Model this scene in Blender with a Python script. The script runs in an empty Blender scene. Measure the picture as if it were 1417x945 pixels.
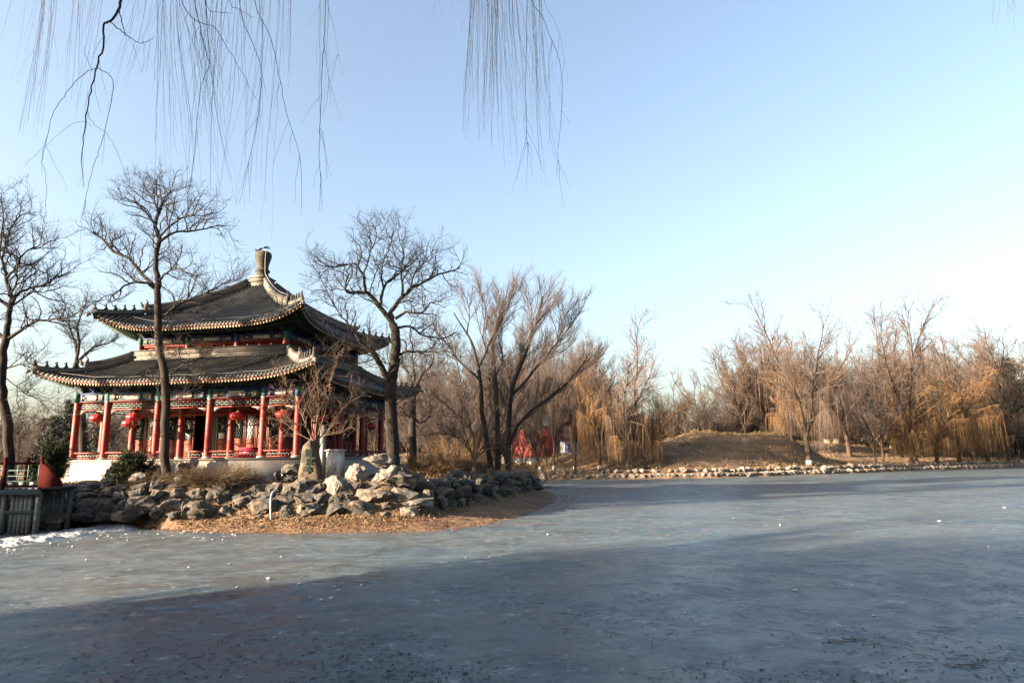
import bpy, bmesh, math, random
import numpy as np
from mathutils import Vector, Matrix, noise as mnoise

SC = bpy.context.scene
COL = SC.collection
PI = math.pi
RND = random.Random(7)

# ------------------------------------------------------------------ camera geometry
FPX, TILT, ROLL, EYE = 900.0, math.atan(159 / 900), 0.012, 3.3
cF = np.array((0, math.cos(TILT), math.sin(TILT)))
cU0 = np.array((0, -math.sin(TILT), math.cos(TILT)))
cR0 = np.array((1.0, 0, 0))
cR = cR0 * math.cos(ROLL) - cU0 * math.sin(ROLL)
cR = math.cos(ROLL) * cR0 - math.sin(ROLL) * cU0
cR = np.array((math.cos(ROLL), -math.sin(ROLL) * cU0[1], -math.sin(ROLL) * cU0[2]))
cU = np.array((math.sin(ROLL), math.cos(ROLL) * cU0[1], math.cos(ROLL) * cU0[2]))

def ray(px, py):
    return cF * FPX + cR * (px - 708.5) - cU * (py - 472.5)
def A(px, py, Y):                      # photo point at forward distance Y
    d = ray(px, py); s = Y / d[1]
    return np.array((d[0] * s, Y, EYE + d[2] * s))
def G(px, py, z=0.0):                  # photo point on the level z
    d = ray(px, py); s = (z - EYE) / d[2]
    return np.array((d[0] * s, d[1] * s, z))
def M(Y):                              # metres per photo pixel at distance Y
    return Y * 0.985 / FPX

# ------------------------------------------------------------------ tagging / linking
def tag(o, label=None, cat=None, group=None, kind=None):
    if label: o['label'] = label
    if cat: o['category'] = cat
    if group: o['group'] = group
    if kind: o['kind'] = kind
    return o
def link(name, me, parent=None, loc=None):
    o = bpy.data.objects.new(name, me)
    COL.objects.link(o)
    if parent is not None: o.parent = parent
    if loc is not None: o.location = loc
    return o
def thing(name, label, cat, loc=(0, 0, 0), rz=0.0, group=None):
    o = link(name, None)
    o.location = tuple(float(v) for v in loc); o.rotation_euler = (0, 0, rz)
    o.empty_display_size = 0.3
    return tag(o, label, cat, group)
def copy_tree(o, parent=None):
    c = o.copy(); COL.objects.link(c)
    if parent is not None: c.parent = parent
    for ch in list(o.children): copy_tree(ch, c)
    return c

# ------------------------------------------------------------------ mesh building
class MB:
    """collects faces; build() links them as one mesh object"""
    def __init__(s):
        s.v = []; s.q = []; s.t = []; s.p = []; s.n = 0
        s.qm = []; s.tm = []; s.pm = []
    def add(s, V, quads=None, tris=None, polys=None, m=0):
        V = np.asarray(V, float).reshape(-1, 3)
        if quads is not None and len(quads):
            q = np.asarray(quads, np.int64) + s.n; s.q.append(q); s.qm.append(np.full(len(q), m))
        if tris is not None and len(tris):
            t = np.asarray(tris, np.int64) + s.n; s.t.append(t); s.tm.append(np.full(len(t), m))
        if polys:
            for p in polys: s.p.append([i + s.n for i in p]); s.pm.append(m)
        s.v.append(V); s.n += len(V)
    def box(s, c, d, m=0, rz=0.0, mat=None):
        x, y, z = d[0] / 2, d[1] / 2, d[2] / 2
        V = np.array([(-x, -y, -z), (x, -y, -z), (x, y, -z), (-x, y, -z), (-x, -y, z), (x, -y, z), (x, y, z), (-x, y, z)])
        if mat is not None: V = V @ np.asarray(mat).T
        if rz:
            cs, sn = math.cos(rz), math.sin(rz)
            V = np.stack((V[:, 0] * cs - V[:, 1] * sn, V[:, 0] * sn + V[:, 1] * cs, V[:, 2]), 1)
        s.add(V + np.asarray(c, float), [(3, 2, 1, 0), (4, 5, 6, 7), (0, 1, 5, 4), (1, 2, 6, 5), (2, 3, 7, 6), (3, 0, 4, 7)], m=m)
    def box2(s, a, b, m=0):
        a = np.minimum(a, b) if False else np.asarray(a, float); b = np.asarray(b, float)
        s.box((a + b) / 2, np.abs(b - a), m)
    def bar(s, p, q, w, h, m=0):
        p = np.asarray(p, float); q = np.asarray(q, float); d = q - p; L = np.linalg.norm(d)
        if L < 1e-6: return
        x = d / L; up = np.array((0, 0, 1.0)) if abs(x[2]) < .95 else np.array((0, 1.0, 0))
        y = np.cross(up, x); y /= np.linalg.norm(y); z = np.cross(x, y)
        s.box((p + q) / 2, (L, w, h), m, mat=np.stack((x, y, z), 1))
    def tubes(s, P, R, k, m=0, cap=False):
        """P (B,n,3)  R (B,n)"""
        P = np.asarray(P, float); R = np.asarray(R, float)
        if P.ndim == 2: P = P[None]; R = R[None]
        B, n, _ = P.shape
        T = np.gradient(P, axis=1)
        T /= np.maximum(np.linalg.norm(T, axis=2, keepdims=True), 1e-9)
        ref = np.where(np.abs(T[:, :1, 2:3]) > .8, np.array((1.0, 0.12, 0.0)), np.array((0.08, 0.05, 1.0)))
        ref = np.broadcast_to(ref, T.shape)
        N1 = np.cross(ref, T); N1 /= np.maximum(np.linalg.norm(N1, axis=2, keepdims=True), 1e-9)
        N2 = np.cross(T, N1)
        a = np.arange(k) * 2 * PI / k
        V = P[:, :, None, :] + R[:, :, None, None] * (np.cos(a)[None, None, :, None] * N1[:, :, None, :] + np.sin(a)[None, None, :, None] * N2[:, :, None, :])
        idx = np.arange(B * n * k).reshape(B, n, k)
        a0 = idx[:, :-1, :]; a1 = np.roll(idx, -1, axis=2)[:, :-1, :]; b0 = idx[:, 1:, :]; b1 = np.roll(idx, -1, axis=2)[:, 1:, :]
        Q = np.stack((a0, a1, b1, b0), -1).reshape(-1, 4)
        polys = []
        if cap:
            for b in range(B):
                polys.append(list(idx[b, 0, ::-1])); polys.append(list(idx[b, -1]))
        s.add(V.reshape(-1, 3), Q, polys=polys, m=m)
    def cyl(s, p, q, r, k=12, m=0, r2=None):
        s.tubes(np.array([p, q], float), np.array([r, r if r2 is None else r2]), k, m, cap=True)
    def lathe(s, prof, c=(0, 0, 0), k=20, m=0, sx=1.0, sy=1.0):
        prof = np.asarray(prof, float); n = len(prof)
        a = np.arange(k) * 2 * PI / k
        V = np.stack((prof[:, 0][:, None] * np.cos(a) * sx, prof[:, 0][:, None] * np.sin(a) * sy, np.repeat(prof[:, 1][:, None], k, 1)), -1) + np.asarray(c, float)
        idx = np.arange(n * k).reshape(n, k)
        Q = np.stack((idx[:-1], np.roll(idx, -1, 1)[:-1], np.roll(idx, -1, 1)[1:], idx[1:]), -1).reshape(-1, 4)
        s.add(V.reshape(-1, 3), Q, polys=[list(idx[0, ::-1]), list(idx[-1])], m=m)
    def grid(s, P, m=0):
        P = np.asarray(P, float); a, b = P.shape[:2]
        idx = np.arange(a * b).reshape(a, b)
        s.add(P.reshape(-1, 3), np.stack((idx[:-1, :-1], idx[1:, :-1], idx[1:, 1:], idx[:-1, 1:]), -1).reshape(-1, 4), m=m)
    def mesh(s, name, mats, smooth=False):
        me = bpy.data.meshes.new(name)
        V = np.concatenate(s.v) if s.v else np.zeros((0, 3))
        loops = []; sizes = []; mi = []
        if s.q:
            q = np.concatenate(s.q); loops.append(q.ravel()); sizes.append(np.full(len(q), 4)); mi.append(np.concatenate(s.qm))
        if s.t:
            t = np.concatenate(s.t); loops.append(t.ravel()); sizes.append(np.full(len(t), 3)); mi.append(np.concatenate(s.tm))
        if s.p:
            loops.append(np.concatenate([np.asarray(p) for p in s.p])); sizes.append(np.array([len(p) for p in s.p])); mi.append(np.array(s.pm))
        loops = np.concatenate(loops).astype(np.int32); sizes = np.concatenate(sizes).astype(np.int32); mi = np.concatenate(mi).astype(np.int32)
        me.vertices.add(len(V)); me.vertices.foreach_set('co', V.astype(np.float32).ravel())
        me.loops.add(len(loops)); me.loops.foreach_set('vertex_index', loops)
        me.polygons.add(len(sizes))
        me.polygons.foreach_set('loop_start', np.concatenate(([0], np.cumsum(sizes)[:-1])).astype(np.int32))
        for mm in (mats if isinstance(mats, (list, tuple)) else [mats]): me.materials.append(mm)
        me.polygons.foreach_set('material_index', mi)
        if smooth: me.polygons.foreach_set('use_smooth', np.ones(len(sizes), bool))
        me.update(calc_edges=True); me.validate()
        return me
    def build(s, name, mats, parent=None, loc=None, smooth=False):
        return link(name, s.mesh(name, mats, smooth), parent, loc)

# ------------------------------------------------------------------ materials
KALB = .40                         # the photograph is exposed bright: keep paints and stones at dull real-world values
def mat(name, c1, c2=None, rough=.8, scale=2.0, bump=.3, bscale=18.0, bdist=.03, spec=.3, metal=0.0, vary=0.0, c3=None, scale3=.4, coords='Object', stretch=None):
    c1 = tuple(v * KALB for v in c1); c2 = tuple(v * KALB for v in c2) if c2 else None; c3 = tuple(v * KALB for v in c3) if c3 else None
    m = bpy.data.materials.new(name); m.use_nodes = True
    N = m.node_tree.nodes; L = m.node_tree.links
    b = N['Principled BSDF']; b.inputs['Roughness'].default_value = rough
    b.inputs['Specular IOR Level'].default_value = spec; b.inputs['Metallic'].default_value = metal
    tc = N.new('ShaderNodeTexCoord'); src = tc.outputs[coords]
    if stretch:
        mp = N.new('ShaderNodeMapping'); mp.inputs['Scale'].default_value = stretch
        L.new(src, mp.inputs['Vector']); src = mp.outputs['Vector']
    nz = N.new('ShaderNodeTexNoise'); nz.inputs['Scale'].default_value = scale; nz.inputs['Detail'].default_value = 6; nz.inputs['Roughness'].default_value = .65
    L.new(src, nz.inputs['Vector'])
    rp = N.new('ShaderNodeValToRGB')
    if c2 is None: c2 = tuple(v * 1.35 for v in c1); c1 = tuple(v * .7 for v in c1)
    rp.color_ramp.elements[0].position = .35; rp.color_ramp.elements[0].color = (*c1, 1)
    rp.color_ramp.elements[1].position = .68; rp.color_ramp.elements[1].color = (*c2, 1)
    L.new(nz.outputs['Fac'], rp.inputs['Fac'])
    out = rp.outputs['Color']
    if c3 is not None:
        n3 = N.new('ShaderNodeTexNoise'); n3.inputs['Scale'].default_value = scale3; n3.inputs['Detail'].default_value = 5
        L.new(src, n3.inputs['Vector'])
        r3 = N.new('ShaderNodeValToRGB'); r3.color_ramp.elements[0].position = .48; r3.color_ramp.elements[1].position = .62
        L.new(n3.outputs['Fac'], r3.inputs['Fac'])
        mx = N.new('ShaderNodeMix'); mx.data_type = 'RGBA'
        L.new(r3.outputs['Color'], mx.inputs['Factor']); L.new(out, mx.inputs['A']); mx.inputs['B'].default_value = (*c3, 1)
        out = mx.outputs['Result']
    if vary:
        oi = N.new('ShaderNodeObjectInfo'); hs = N.new('ShaderNodeHueSaturation')
        mr = N.new('ShaderNodeMapRange'); mr.inputs['To Min'].default_value = 1 - vary; mr.inputs['To Max'].default_value = 1 + vary
        L.new(oi.outputs['Random'], mr.inputs['Value']); L.new(mr.outputs['Result'], hs.inputs['Value']); L.new(out, hs.inputs['Color'])
        out = hs.outputs['Color']
    L.new(out, b.inputs['Base Color'])
    if bump:
        n2 = N.new('ShaderNodeTexNoise'); n2.inputs['Scale'].default_value = bscale; n2.inputs['Detail'].default_value = 8; n2.inputs['Roughness'].default_value = .7
        L.new(src, n2.inputs['Vector'])
        bp = N.new('ShaderNodeBump'); bp.inputs['Strength'].default_value = bump; bp.inputs['Distance'].default_value = bdist
        L.new(n2.outputs['Fac'], bp.inputs['Height']); L.new(bp.outputs['Normal'], b.inputs['Normal'])
    return m

M_TILE = mat('roof_tile', (.026, .034, .038), (.076, .082, .080), rough=.55, scale=3, bump=.3, bscale=30, c3=(.11, .108, .10), scale3=1.2)
M_TILEBASE = mat('roof_channel', (.018, .024, .026), (.04, .046, .048), rough=.85, scale=2)
M_RIDGE = mat('ridge_brick', (.25, .225, .195), (.40, .36, .31), rough=.9, scale=2.5, bump=.4, c3=(.22, .21, .19), scale3=1.0)
M_RIDGETOP = mat('ridge_tile', (.05, .06, .065), (.11, .11, .11), rough=.7)
M_FINIAL = mat('finial_clay', (.065, .062, .052), (.14, .13, .11), rough=.85, scale=3, bump=.4, c3=(.08, .085, .075), scale3=2.0)
M_RED = mat('red_lacquer', (.34, .024, .015), (.44, .038, .026), rough=.5, scale=1.5, bump=.08, c3=(.25, .035, .026), scale3=1.0, spec=.28)
M_REDDULL = mat('red_board', (.25, .022, .013), (.35, .04, .024), rough=.65, scale=4, bump=.15)
M_BROWNRED = mat('red_brown_wood', (.16, .025, .016), (.25, .045, .028), rough=.55, scale=3, bump=.15)
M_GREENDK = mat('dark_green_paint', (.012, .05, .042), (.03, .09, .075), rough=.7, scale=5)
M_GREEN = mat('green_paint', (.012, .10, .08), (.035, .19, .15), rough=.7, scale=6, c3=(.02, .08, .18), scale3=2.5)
M_BLUE = mat('blue_paint', (.015, .03, .16), (.04, .07, .28), rough=.7, scale=5)
M_CREAM = mat('cream_panel', (.42, .37, .33), (.58, .52, .46), rough=.75, scale=5, c3=(.25, .22, .22), scale3=3.0)
M_GOLD = mat('gold_paint', (.22, .10, .02), (.36, .19, .05), rough=.5, scale=8, bump=.1)
M_RAFTEREND = mat('rafter_end_paint', (.62, .46, .22), (.78, .66, .42), rough=.6, scale=6)
M_LATTICE = mat('pale_lattice_paint', (.22, .30, .27), (.46, .48, .42), rough=.7, scale=4)
M_PAPER = mat('window_paper', (.62, .62, .60), (.74, .74, .70), rough=.8, scale=1.5, bump=.05)
M_GLASSDK = mat('dark_window', (.008, .010, .010), (.02, .025, .022), rough=.25, scale=2, bump=.02, spec=.5)
M_CURTAIN = mat('green_curtain', (.12, .17, .11), (.20, .25, .17), rough=.9, scale=6, stretch=(6, 6, .5))
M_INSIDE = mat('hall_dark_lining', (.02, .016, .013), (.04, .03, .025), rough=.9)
M_FLOORSTONE = mat('paving_stone', (.34, .31, .28), (.46, .43, .40), rough=.85, scale=1.5)
M_ROCK = mat('grey_limestone', (.125, .103, .08), (.34, .285, .222), rough=.92, scale=2.2, bump=.9, bscale=7, bdist=.09, vary=.28, c3=(.10, .105, .105), scale3=1.3)
M_ROCKPALE = mat('pale_limestone', (.26, .232, .20), (.46, .415, .36), rough=.9, scale=2.4, bump=.8, bscale=8, bdist=.08, vary=.12, c3=(.24, .23, .215), scale3=1.6)
M_ROCKSHORE = mat('shore_boulder', (.27, .23, .185), (.50, .44, .37), rough=.92, scale=1.2, bump=.8, bscale=6, bdist=.1, vary=.3, c3=(.18, .17, .16), scale3=.8)
M_STELE = mat('inscribed_stone', (.13, .105, .07), (.27, .225, .16), rough=.92, scale=3, bump=.8, bscale=9, bdist=.06, c3=(.09, .08, .06), scale3=2.2)
M_INK = mat('green_inscription_paint', (.008, .045, .034), (.012, .065, .05), rough=.7, scale=10, bump=0)
M_WHITEMETAL = mat('white_painted_metal', (.70, .69, .66), (.80, .79, .76), rough=.45, scale=2, bump=.03, c3=(.62, .56, .48), scale3=3.5)
M_RUST = mat('rust_streak', (.25, .10, .04), (.42, .20, .09), rough=.9, scale=8)
M_GREYMETAL = mat('grey_galvanised_metal', (.22, .25, .27), (.32, .35, .37), rough=.5, scale=2, bump=.05, metal=.2)
M_BLACK = mat('black_plastic', (.012, .012, .013), (.03, .03, .032), rough=.5, scale=5, bump=.05)
M_PIPE = mat('pale_blue_plastic_pipe', (.42, .50, .54), (.55, .62, .66), rough=.4, scale=3, bump=.03)
M_SILK = mat('red_lantern_silk', (.62, .016, .018), (.74, .03, .03), rough=.5, scale=2, bump=.05, spec=.4)
M_PINK = mat('crimson_box_paint', (.62, .02, .09), (.72, .04, .13), rough=.5, scale=2, bump=.03)
M_BARK = mat('dark_bark', (.022, .018, .015), (.075, .058, .045), rough=.95, scale=4, bump=1.0, bscale=9, bdist=.06, stretch=(1, 1, .25))
M_BARKBROWN = mat('brown_bark', (.05, .036, .026), (.14, .10, .07), rough=.95, scale=4, bump=.9, bscale=9, bdist=.05, stretch=(1, 1, .25), vary=.2)
M_BARKPALE = mat('pale_tan_bark', (.13, .082, .055), (.27, .18, .125), rough=.9, scale=4, bump=.6, bscale=12, bdist=.03)
M_TWIGDK = mat('dark_twig', (.022, .018, .016), (.055, .045, .04), rough=.9, scale=1, bump=0)
M_TWIGTAN = mat('tan_twig', (.15, .108, .085), (.28, .205, .165), rough=.9, scale=.5, bump=0, vary=.15)
M_TWIGGREY = mat('grey_brown_twig', (.085, .067, .062), (.17, .135, .122), rough=.9, scale=.5, bump=0, vary=.2)
M_TWIGGOLD = mat('golden_willow_twig', (.30, .17, .07), (.47, .29, .14), rough=.9, scale=.4, bump=0, vary=.15)
M_WHITEWASH = mat('trunk_whitewash', (.55, .53, .50), (.70, .68, .64), rough=.9, scale=3)
M_NEEDLE = mat('juniper_needles', (.016, .030, .010), (.06, .075, .025), rough=.9, scale=3, bump=0)
M_NEEDLEFAR = mat('haze_paled_needles', (.05, .068, .055), (.11, .13, .105), rough=.9, scale=.6, bump=0, vary=.2)  # needle green paled and greyed, distance haze put into the colour
M_DRYSTEM = mat('dry_shrub_stem', (.11, .075, .04), (.26, .18, .10), rough=.9, scale=1.5, bump=0)
M_DRYGOLD = mat('golden_dry_shrub_stem', (.17, .10, .04), (.34, .21, .09), rough=.9, scale=1.5, bump=0)
M_LEAF = mat('fallen_leaf', (.20, .075, .04), (.50, .25, .14), rough=.9, scale=3, bump=0)
M_DEBRIS = mat('dark_leaf_debris', (.012, .010, .009), (.05, .035, .025), rough=.8, scale=3, bump=0)
M_GRASS = mat('dry_grass_blade', (.24, .165, .085), (.42, .30, .16), rough=.9, scale=3, bump=0)
M_SNOW = mat('crusted_snow', (.66, .69, .73), (.84, .86, .89), rough=.7, scale=3, bump=.6, bscale=14, bdist=.04)
M_CHUNK = mat('white_ice_chunk', (.72, .75, .78), (.88, .90, .92), rough=.45, scale=6, bump=.2)
M_WALLRED = mat('red_plaster', (.36, .065, .058), (.48, .105, .092), rough=.85, scale=.8, bump=.15)
M_CABIN = mat('white_cabin_panel', (.62, .64, .66), (.74, .75, .76), rough=.6, scale=.6, bump=.03)
M_CABINBLUE = mat('blue_cabin_frame', (.03, .09, .30), (.06, .14, .40), rough=.5, scale=1, bump=.03)
M_CREAMWALL = mat('cream_plaster', (.50, .40, .28), (.62, .52, .40), rough=.9, scale=.7)
M_BRIDGEGREEN = mat('bridge_green_paint', (.03, .12, .10), (.08, .20, .17), rough=.6, scale=3)
M_BRIDGERED = mat('shade_dark_bridge_red', (.06, .012, .011), (.11, .02, .018), rough=.95, scale=3, bump=.3, spec=.03)  # red paint darkened to stand in for the shade over the bridge
M_BRIDGEGREY = mat('weathered_bridge_board', (.10, .125, .14), (.18, .21, .225), rough=.8, scale=2, bump=.3, stretch=(.4, 3, 3))
M_CABLE = mat('pale_cable', (.55, .53, .50), (.68, .66, .62), rough=.6, scale=2, bump=0)
M_BIRD = mat('black_feathers', (.008, .008, .010), (.02, .02, .024), rough=.6, scale=8, bump=0)
M_SOILWALL = mat('dark_soil', (.06, .045, .03), (.12, .09, .06), rough=.95, scale=2, bump=.6)

def plinth_mat():
    m = mat('white_plinth_concrete', (.44, .41, .38), (.58, .555, .52), rough=.88, scale=1.2, bump=.25, bscale=14, c3=(.37, .34, .31), scale3=.9)
    N = m.node_tree.nodes; L = m.node_tree.links; b = N['Principled BSDF']
    src = b.inputs['Base Color'].links[0].from_socket
    tc = N.new('ShaderNodeTexCoord'); mp = N.new('ShaderNodeMapping'); mp.inputs['Scale'].default_value = (3.2, 3.2, .16)
    nz = N.new('ShaderNodeTexNoise'); nz.inputs['Scale'].default_value = 1.6; nz.inputs['Detail'].default_value = 4
    L.new(tc.outputs['Object'], mp.inputs['Vector']); L.new(mp.outputs['Vector'], nz.inputs['Vector'])
    r = N.new('ShaderNodeValToRGB'); r.color_ramp.elements[0].position = .56; r.color_ramp.elements[1].position = .78
    L.new(nz.outputs['Fac'], r.inputs['Fac'])
    mx = N.new('ShaderNodeMix'); mx.data_type = 'RGBA'; mx.inputs['B'].default_value = (.40, .27, .17, 1)
    ml = N.new('ShaderNodeMath'); ml.operation = 'MULTIPLY'; ml.inputs[1].default_value = .6
    L.new(r.outputs['Color'], ml.inputs[0]); L.new(ml.outputs[0], mx.inputs['Factor']); L.new(src, mx.inputs['A'])
    L.new(mx.outputs['Result'], b.inputs['Base Color'])
    return m
M_PLINTH = plinth_mat()

def ground_mat():
    m = mat('dry_winter_ground', (.24, .17, .115), (.46, .335, .23), rough=.97, scale=.7, bump=1.0, bscale=2.2, bdist=.18, c3=(.22, .165, .115), scale3=.3)
    N = m.node_tree.nodes; L = m.node_tree.links; b = N['Principled BSDF']
    src = b.inputs['Base Color'].links[0].from_socket
    tc = N.new('ShaderNodeTexCoord')
    nz = N.new('ShaderNodeTexNoise'); nz.inputs['Scale'].default_value = 9; nz.inputs['Detail'].default_value = 7; nz.inputs['Roughness'].default_value = .8
    L.new(tc.outputs['Object'], nz.inputs['Vector'])
    r = N.new('ShaderNodeValToRGB'); r.color_ramp.elements[0].position = .3; r.color_ramp.elements[0].color = (.55, .5, .45, 1)
    r.color_ramp.elements[1].position = .72; r.color_ramp.elements[1].color = (1.45, 1.35, 1.2, 1)
    L.new(nz.outputs['Fac'], r.inputs['Fac'])
    mx = N.new('ShaderNodeMix'); mx.data_type = 'RGBA'; mx.blend_type = 'MULTIPLY'; mx.inputs['Factor'].default_value = 1
    L.new(src, mx.inputs['A']); L.new(r.outputs['Color'], mx.inputs['B']); L.new(mx.outputs['Result'], b.inputs['Base Color'])
    return m
M_GROUND = ground_mat()

def ice_mat():
    m = bpy.data.materials.new('lake_ice'); m.use_nodes = True
    N = m.node_tree.nodes; L = m.node_tree.links; b = N['Principled BSDF']
    tc = N.new('ShaderNodeTexCoord')
    def noise(scale, stretch=(1, 1, 1), detail=6, rough=.6, dist=0.0):
        mp = N.new('ShaderNodeMapping'); mp.inputs['Scale'].default_value = stretch
        L.new(tc.outputs['Object'], mp.inputs['Vector'])
        n = N.new('ShaderNodeTexNoise'); n.inputs['Scale'].default_value = scale; n.inputs['Detail'].default_value = detail
        n.inputs['Roughness'].default_value = rough; n.inputs['Distortion'].default_value = dist
        L.new(mp.outputs['Vector'], n.inputs['Vector']); return n.outputs['Fac']
    def ramp(f, p0, c0, p1, c1):
        r = N.new('ShaderNodeValToRGB'); r.color_ramp.elements[0].position = p0; r.color_ramp.elements[0].color = (*c0, 1)
        r.color_ramp.elements[1].position = p1; r.color_ramp.elements[1].color = (*c1, 1); L.new(f, r.inputs['Fac']); return r.outputs['Color']
    def mix(fac, a, bcol, mode='MIX', k=1.0):
        x = N.new('ShaderNodeMix'); x.data_type = 'RGBA'; x.blend_type = mode
        if k != 1.0:
            mm = N.new('ShaderNodeMath'); mm.operation = 'MULTIPLY'; mm.inputs[1].default_value = k
            L.new(fac, mm.inputs[0]); fac = mm.outputs[0]
        L.new(fac, x.inputs['Factor']); L.new(a, x.inputs['A'])
        if isinstance(bcol, tuple): x.inputs['B'].default_value = (*bcol, 1)
        else: L.new(bcol, x.inputs['B'])
        return x.outputs['Result']
    base = ramp(noise(.10, (.9, 1.1, 1), 5, .6, .6), .36, (0.031, 0.052, 0.069), .66, (0.069, 0.096, 0.119))
    brown = ramp(noise(.12, (.8, 1.1, 1), 5, .65), .42, (0, 0, 0), .60, (1, 1, 1))
    c = mix(brown, base, (0.067, 0.072, 0.067), k=.72)
    mid = ramp(noise(.75, (.85, 1.0, 1), 10, .74, .8), .44, (0, 0, 0), .64, (1, 1, 1))
    c = mix(mid, c, (0.101, 0.137, 0.166), k=.45)
    patch = ramp(noise(.36, (.9, 1.1, 1), 8, .72, .6), .52, (0, 0, 0), .64, (1, 1, 1))
    c = mix(patch, c, (0.017, 0.036, 0.052), k=.58)
    frost = ramp(noise(2.9, (.8, 1.0, 1), 10, .78, .5), .555, (0, 0, 0), .66, (1, 1, 1))
    area = ramp(noise(.42, (.8, 1.0, 1), 6, .7), .40, (.25, .25, .25), .62, (1, 1, 1))
    mf = N.new('ShaderNodeMath'); mf.operation = 'MULTIPLY'; L.new(frost, mf.inputs[0]); L.new(area, mf.inputs[1])
    c = mix(mf.outputs[0], c, (.30, .345, .39), k=.85)
    dark = ramp(noise(1.7, (.8, 1.1, 1), 9, .74), .34, (1, 1, 1), .46, (0, 0, 0))
    c = mix(dark, c, (0.015, 0.029, 0.040), k=.6)
    speck = ramp(noise(6.5, (.8, 1.1, 1), 5, .7), .33, (1, 1, 1), .38, (0, 0, 0))
    c = mix(speck, c, (0.009, 0.014, 0.018), k=.8)
    L.new(c, b.inputs['Base Color'])
    rr = N.new('ShaderNodeMapRange'); rr.inputs['To Min'].default_value = .30; rr.inputs['To Max'].default_value = .62
    L.new(mid, rr.inputs['Value']); L.new(rr.outputs['Result'], b.inputs['Roughness'])
    b.inputs['IOR'].default_value = 1.31; b.inputs['Specular IOR Level'].default_value = .38
    bp = N.new('ShaderNodeBump'); bp.inputs['Strength'].default_value = .30; bp.inputs['Distance'].default_value = .02
    L.new(noise(5.5, (.9, 1.1, 1), 9, .75), bp.inputs['Height']); L.new(bp.outputs['Normal'], b.inputs['Normal'])
    return m
M_ICE = ice_mat()

# ------------------------------------------------------------------ terrain
S_PX = [(-220, 742), (0, 733), (100, 727), (200, 728), (260, 735), (400, 738), (600, 735), (690, 724), (742, 709), (768, 696), (774, 688), (766, 682), (751, 676.5)]
B_PX = [(-220, 727), (0, 721), (100, 717), (200, 719), (300, 716), (400, 716), (500, 714), (575, 712), (640, 700), (700, 688), (742, 677.5)]
FAR = [(4, 93.2), (14, 92.9), (29.4, 93.4), (49.4, 103.4), (77, 120), (103, 134), (160, 163), (420, 260)]
S_ISL = [(-2500, 12), (-90, 19), (-48, 22), (-36, 24.2), (-32.6, 27)] + [tuple(G(x, y)[:2]) for x, y in S_PX] + [(-.5, 74), (-1.5, 86)]
B_ISL = [(-2500, 13), (-90, 20), (-48, 23), (-36.6, 25.0), (-33.3, 27.6)] + [tuple(G(x, y, .5)[:2]) for x, y in B_PX] + [(-2.2, 73), (-3, 87)]
CLOSE = [(2600, 900), (2600, 3500), (-2600, 3500)]
def inland(line, d):
    L = np.array(line); T = np.gradient(L, axis=0); T /= np.linalg.norm(T, axis=1, keepdims=True)
    return [tuple(p) for p in L + np.stack((-T[:, 1], T[:, 0]), 1) * d]
T_ISL = inland(B_ISL, 2.2)
T_ISL[-3] = (T_ISL[-3][0], T_ISL[-3][1] - 1.0)
def far_off(d): return inland(FAR, d)
P_S = np.array(S_ISL + FAR + CLOSE); P_B = np.array(B_ISL + far_off(.5) + CLOSE); P_T = np.array(T_ISL + far_off(1.9) + CLOSE)
P_N = np.array([(-2500, 17), (-60, 16), (-40, 12), (-20, 8.5), (-8, 5.5), (0, 5.0), (10, 3), (60, -6), (2500, -30), (2500, -2500), (-2500, -2500)])

def sdist(x, y, P):                   # >0 inside
    x = np.asarray(x, float).ravel(); y = np.asarray(y, float).ravel()
    Q = np.roll(P, -1, 0); best = np.full(x.shape, 1e18); ins = np.zeros(x.shape, bool)
    for a, b in zip(P, Q):
        dx, dy = b - a; LL = dx * dx + dy * dy
        t = np.clip(((x - a[0]) * dx + (y - a[1]) * dy) / LL, 0, 1)
        best = np.minimum(best, (x - a[0] - t * dx) ** 2 + (y - a[1] - t * dy) ** 2)
        c = ((a[1] > y) != (b[1] > y))
        with np.errstate(divide='ignore', invalid='ignore'):
            ins ^= c & (x < (b[0] - a[0]) * (y - a[1]) / (b[1] - a[1] + 1e-12) + a[0])
    d = np.sqrt(best); return np.where(ins, d, -d)
def sstep(a, b, v):
    t = np.clip((v - a) / (b - a), 0, 1); return t * t * (3 - 2 * t)
def fbm(x, y, s, seed=0):
    r = np.random.RandomState(seed); out = np.zeros_like(x)
    for k in range(9):
        a = r.rand() * 2 * PI; f = s * (1.0 + .55 * k); ph = r.rand() * 6.28
        out += np.sin((x * math.cos(a) + y * math.sin(a)) * f + ph + 1.3 * np.sin((x * math.sin(a) - y * math.cos(a)) * f * .7 + ph * 2)) / (1 + .45 * k)
    return out / 3.0
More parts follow.
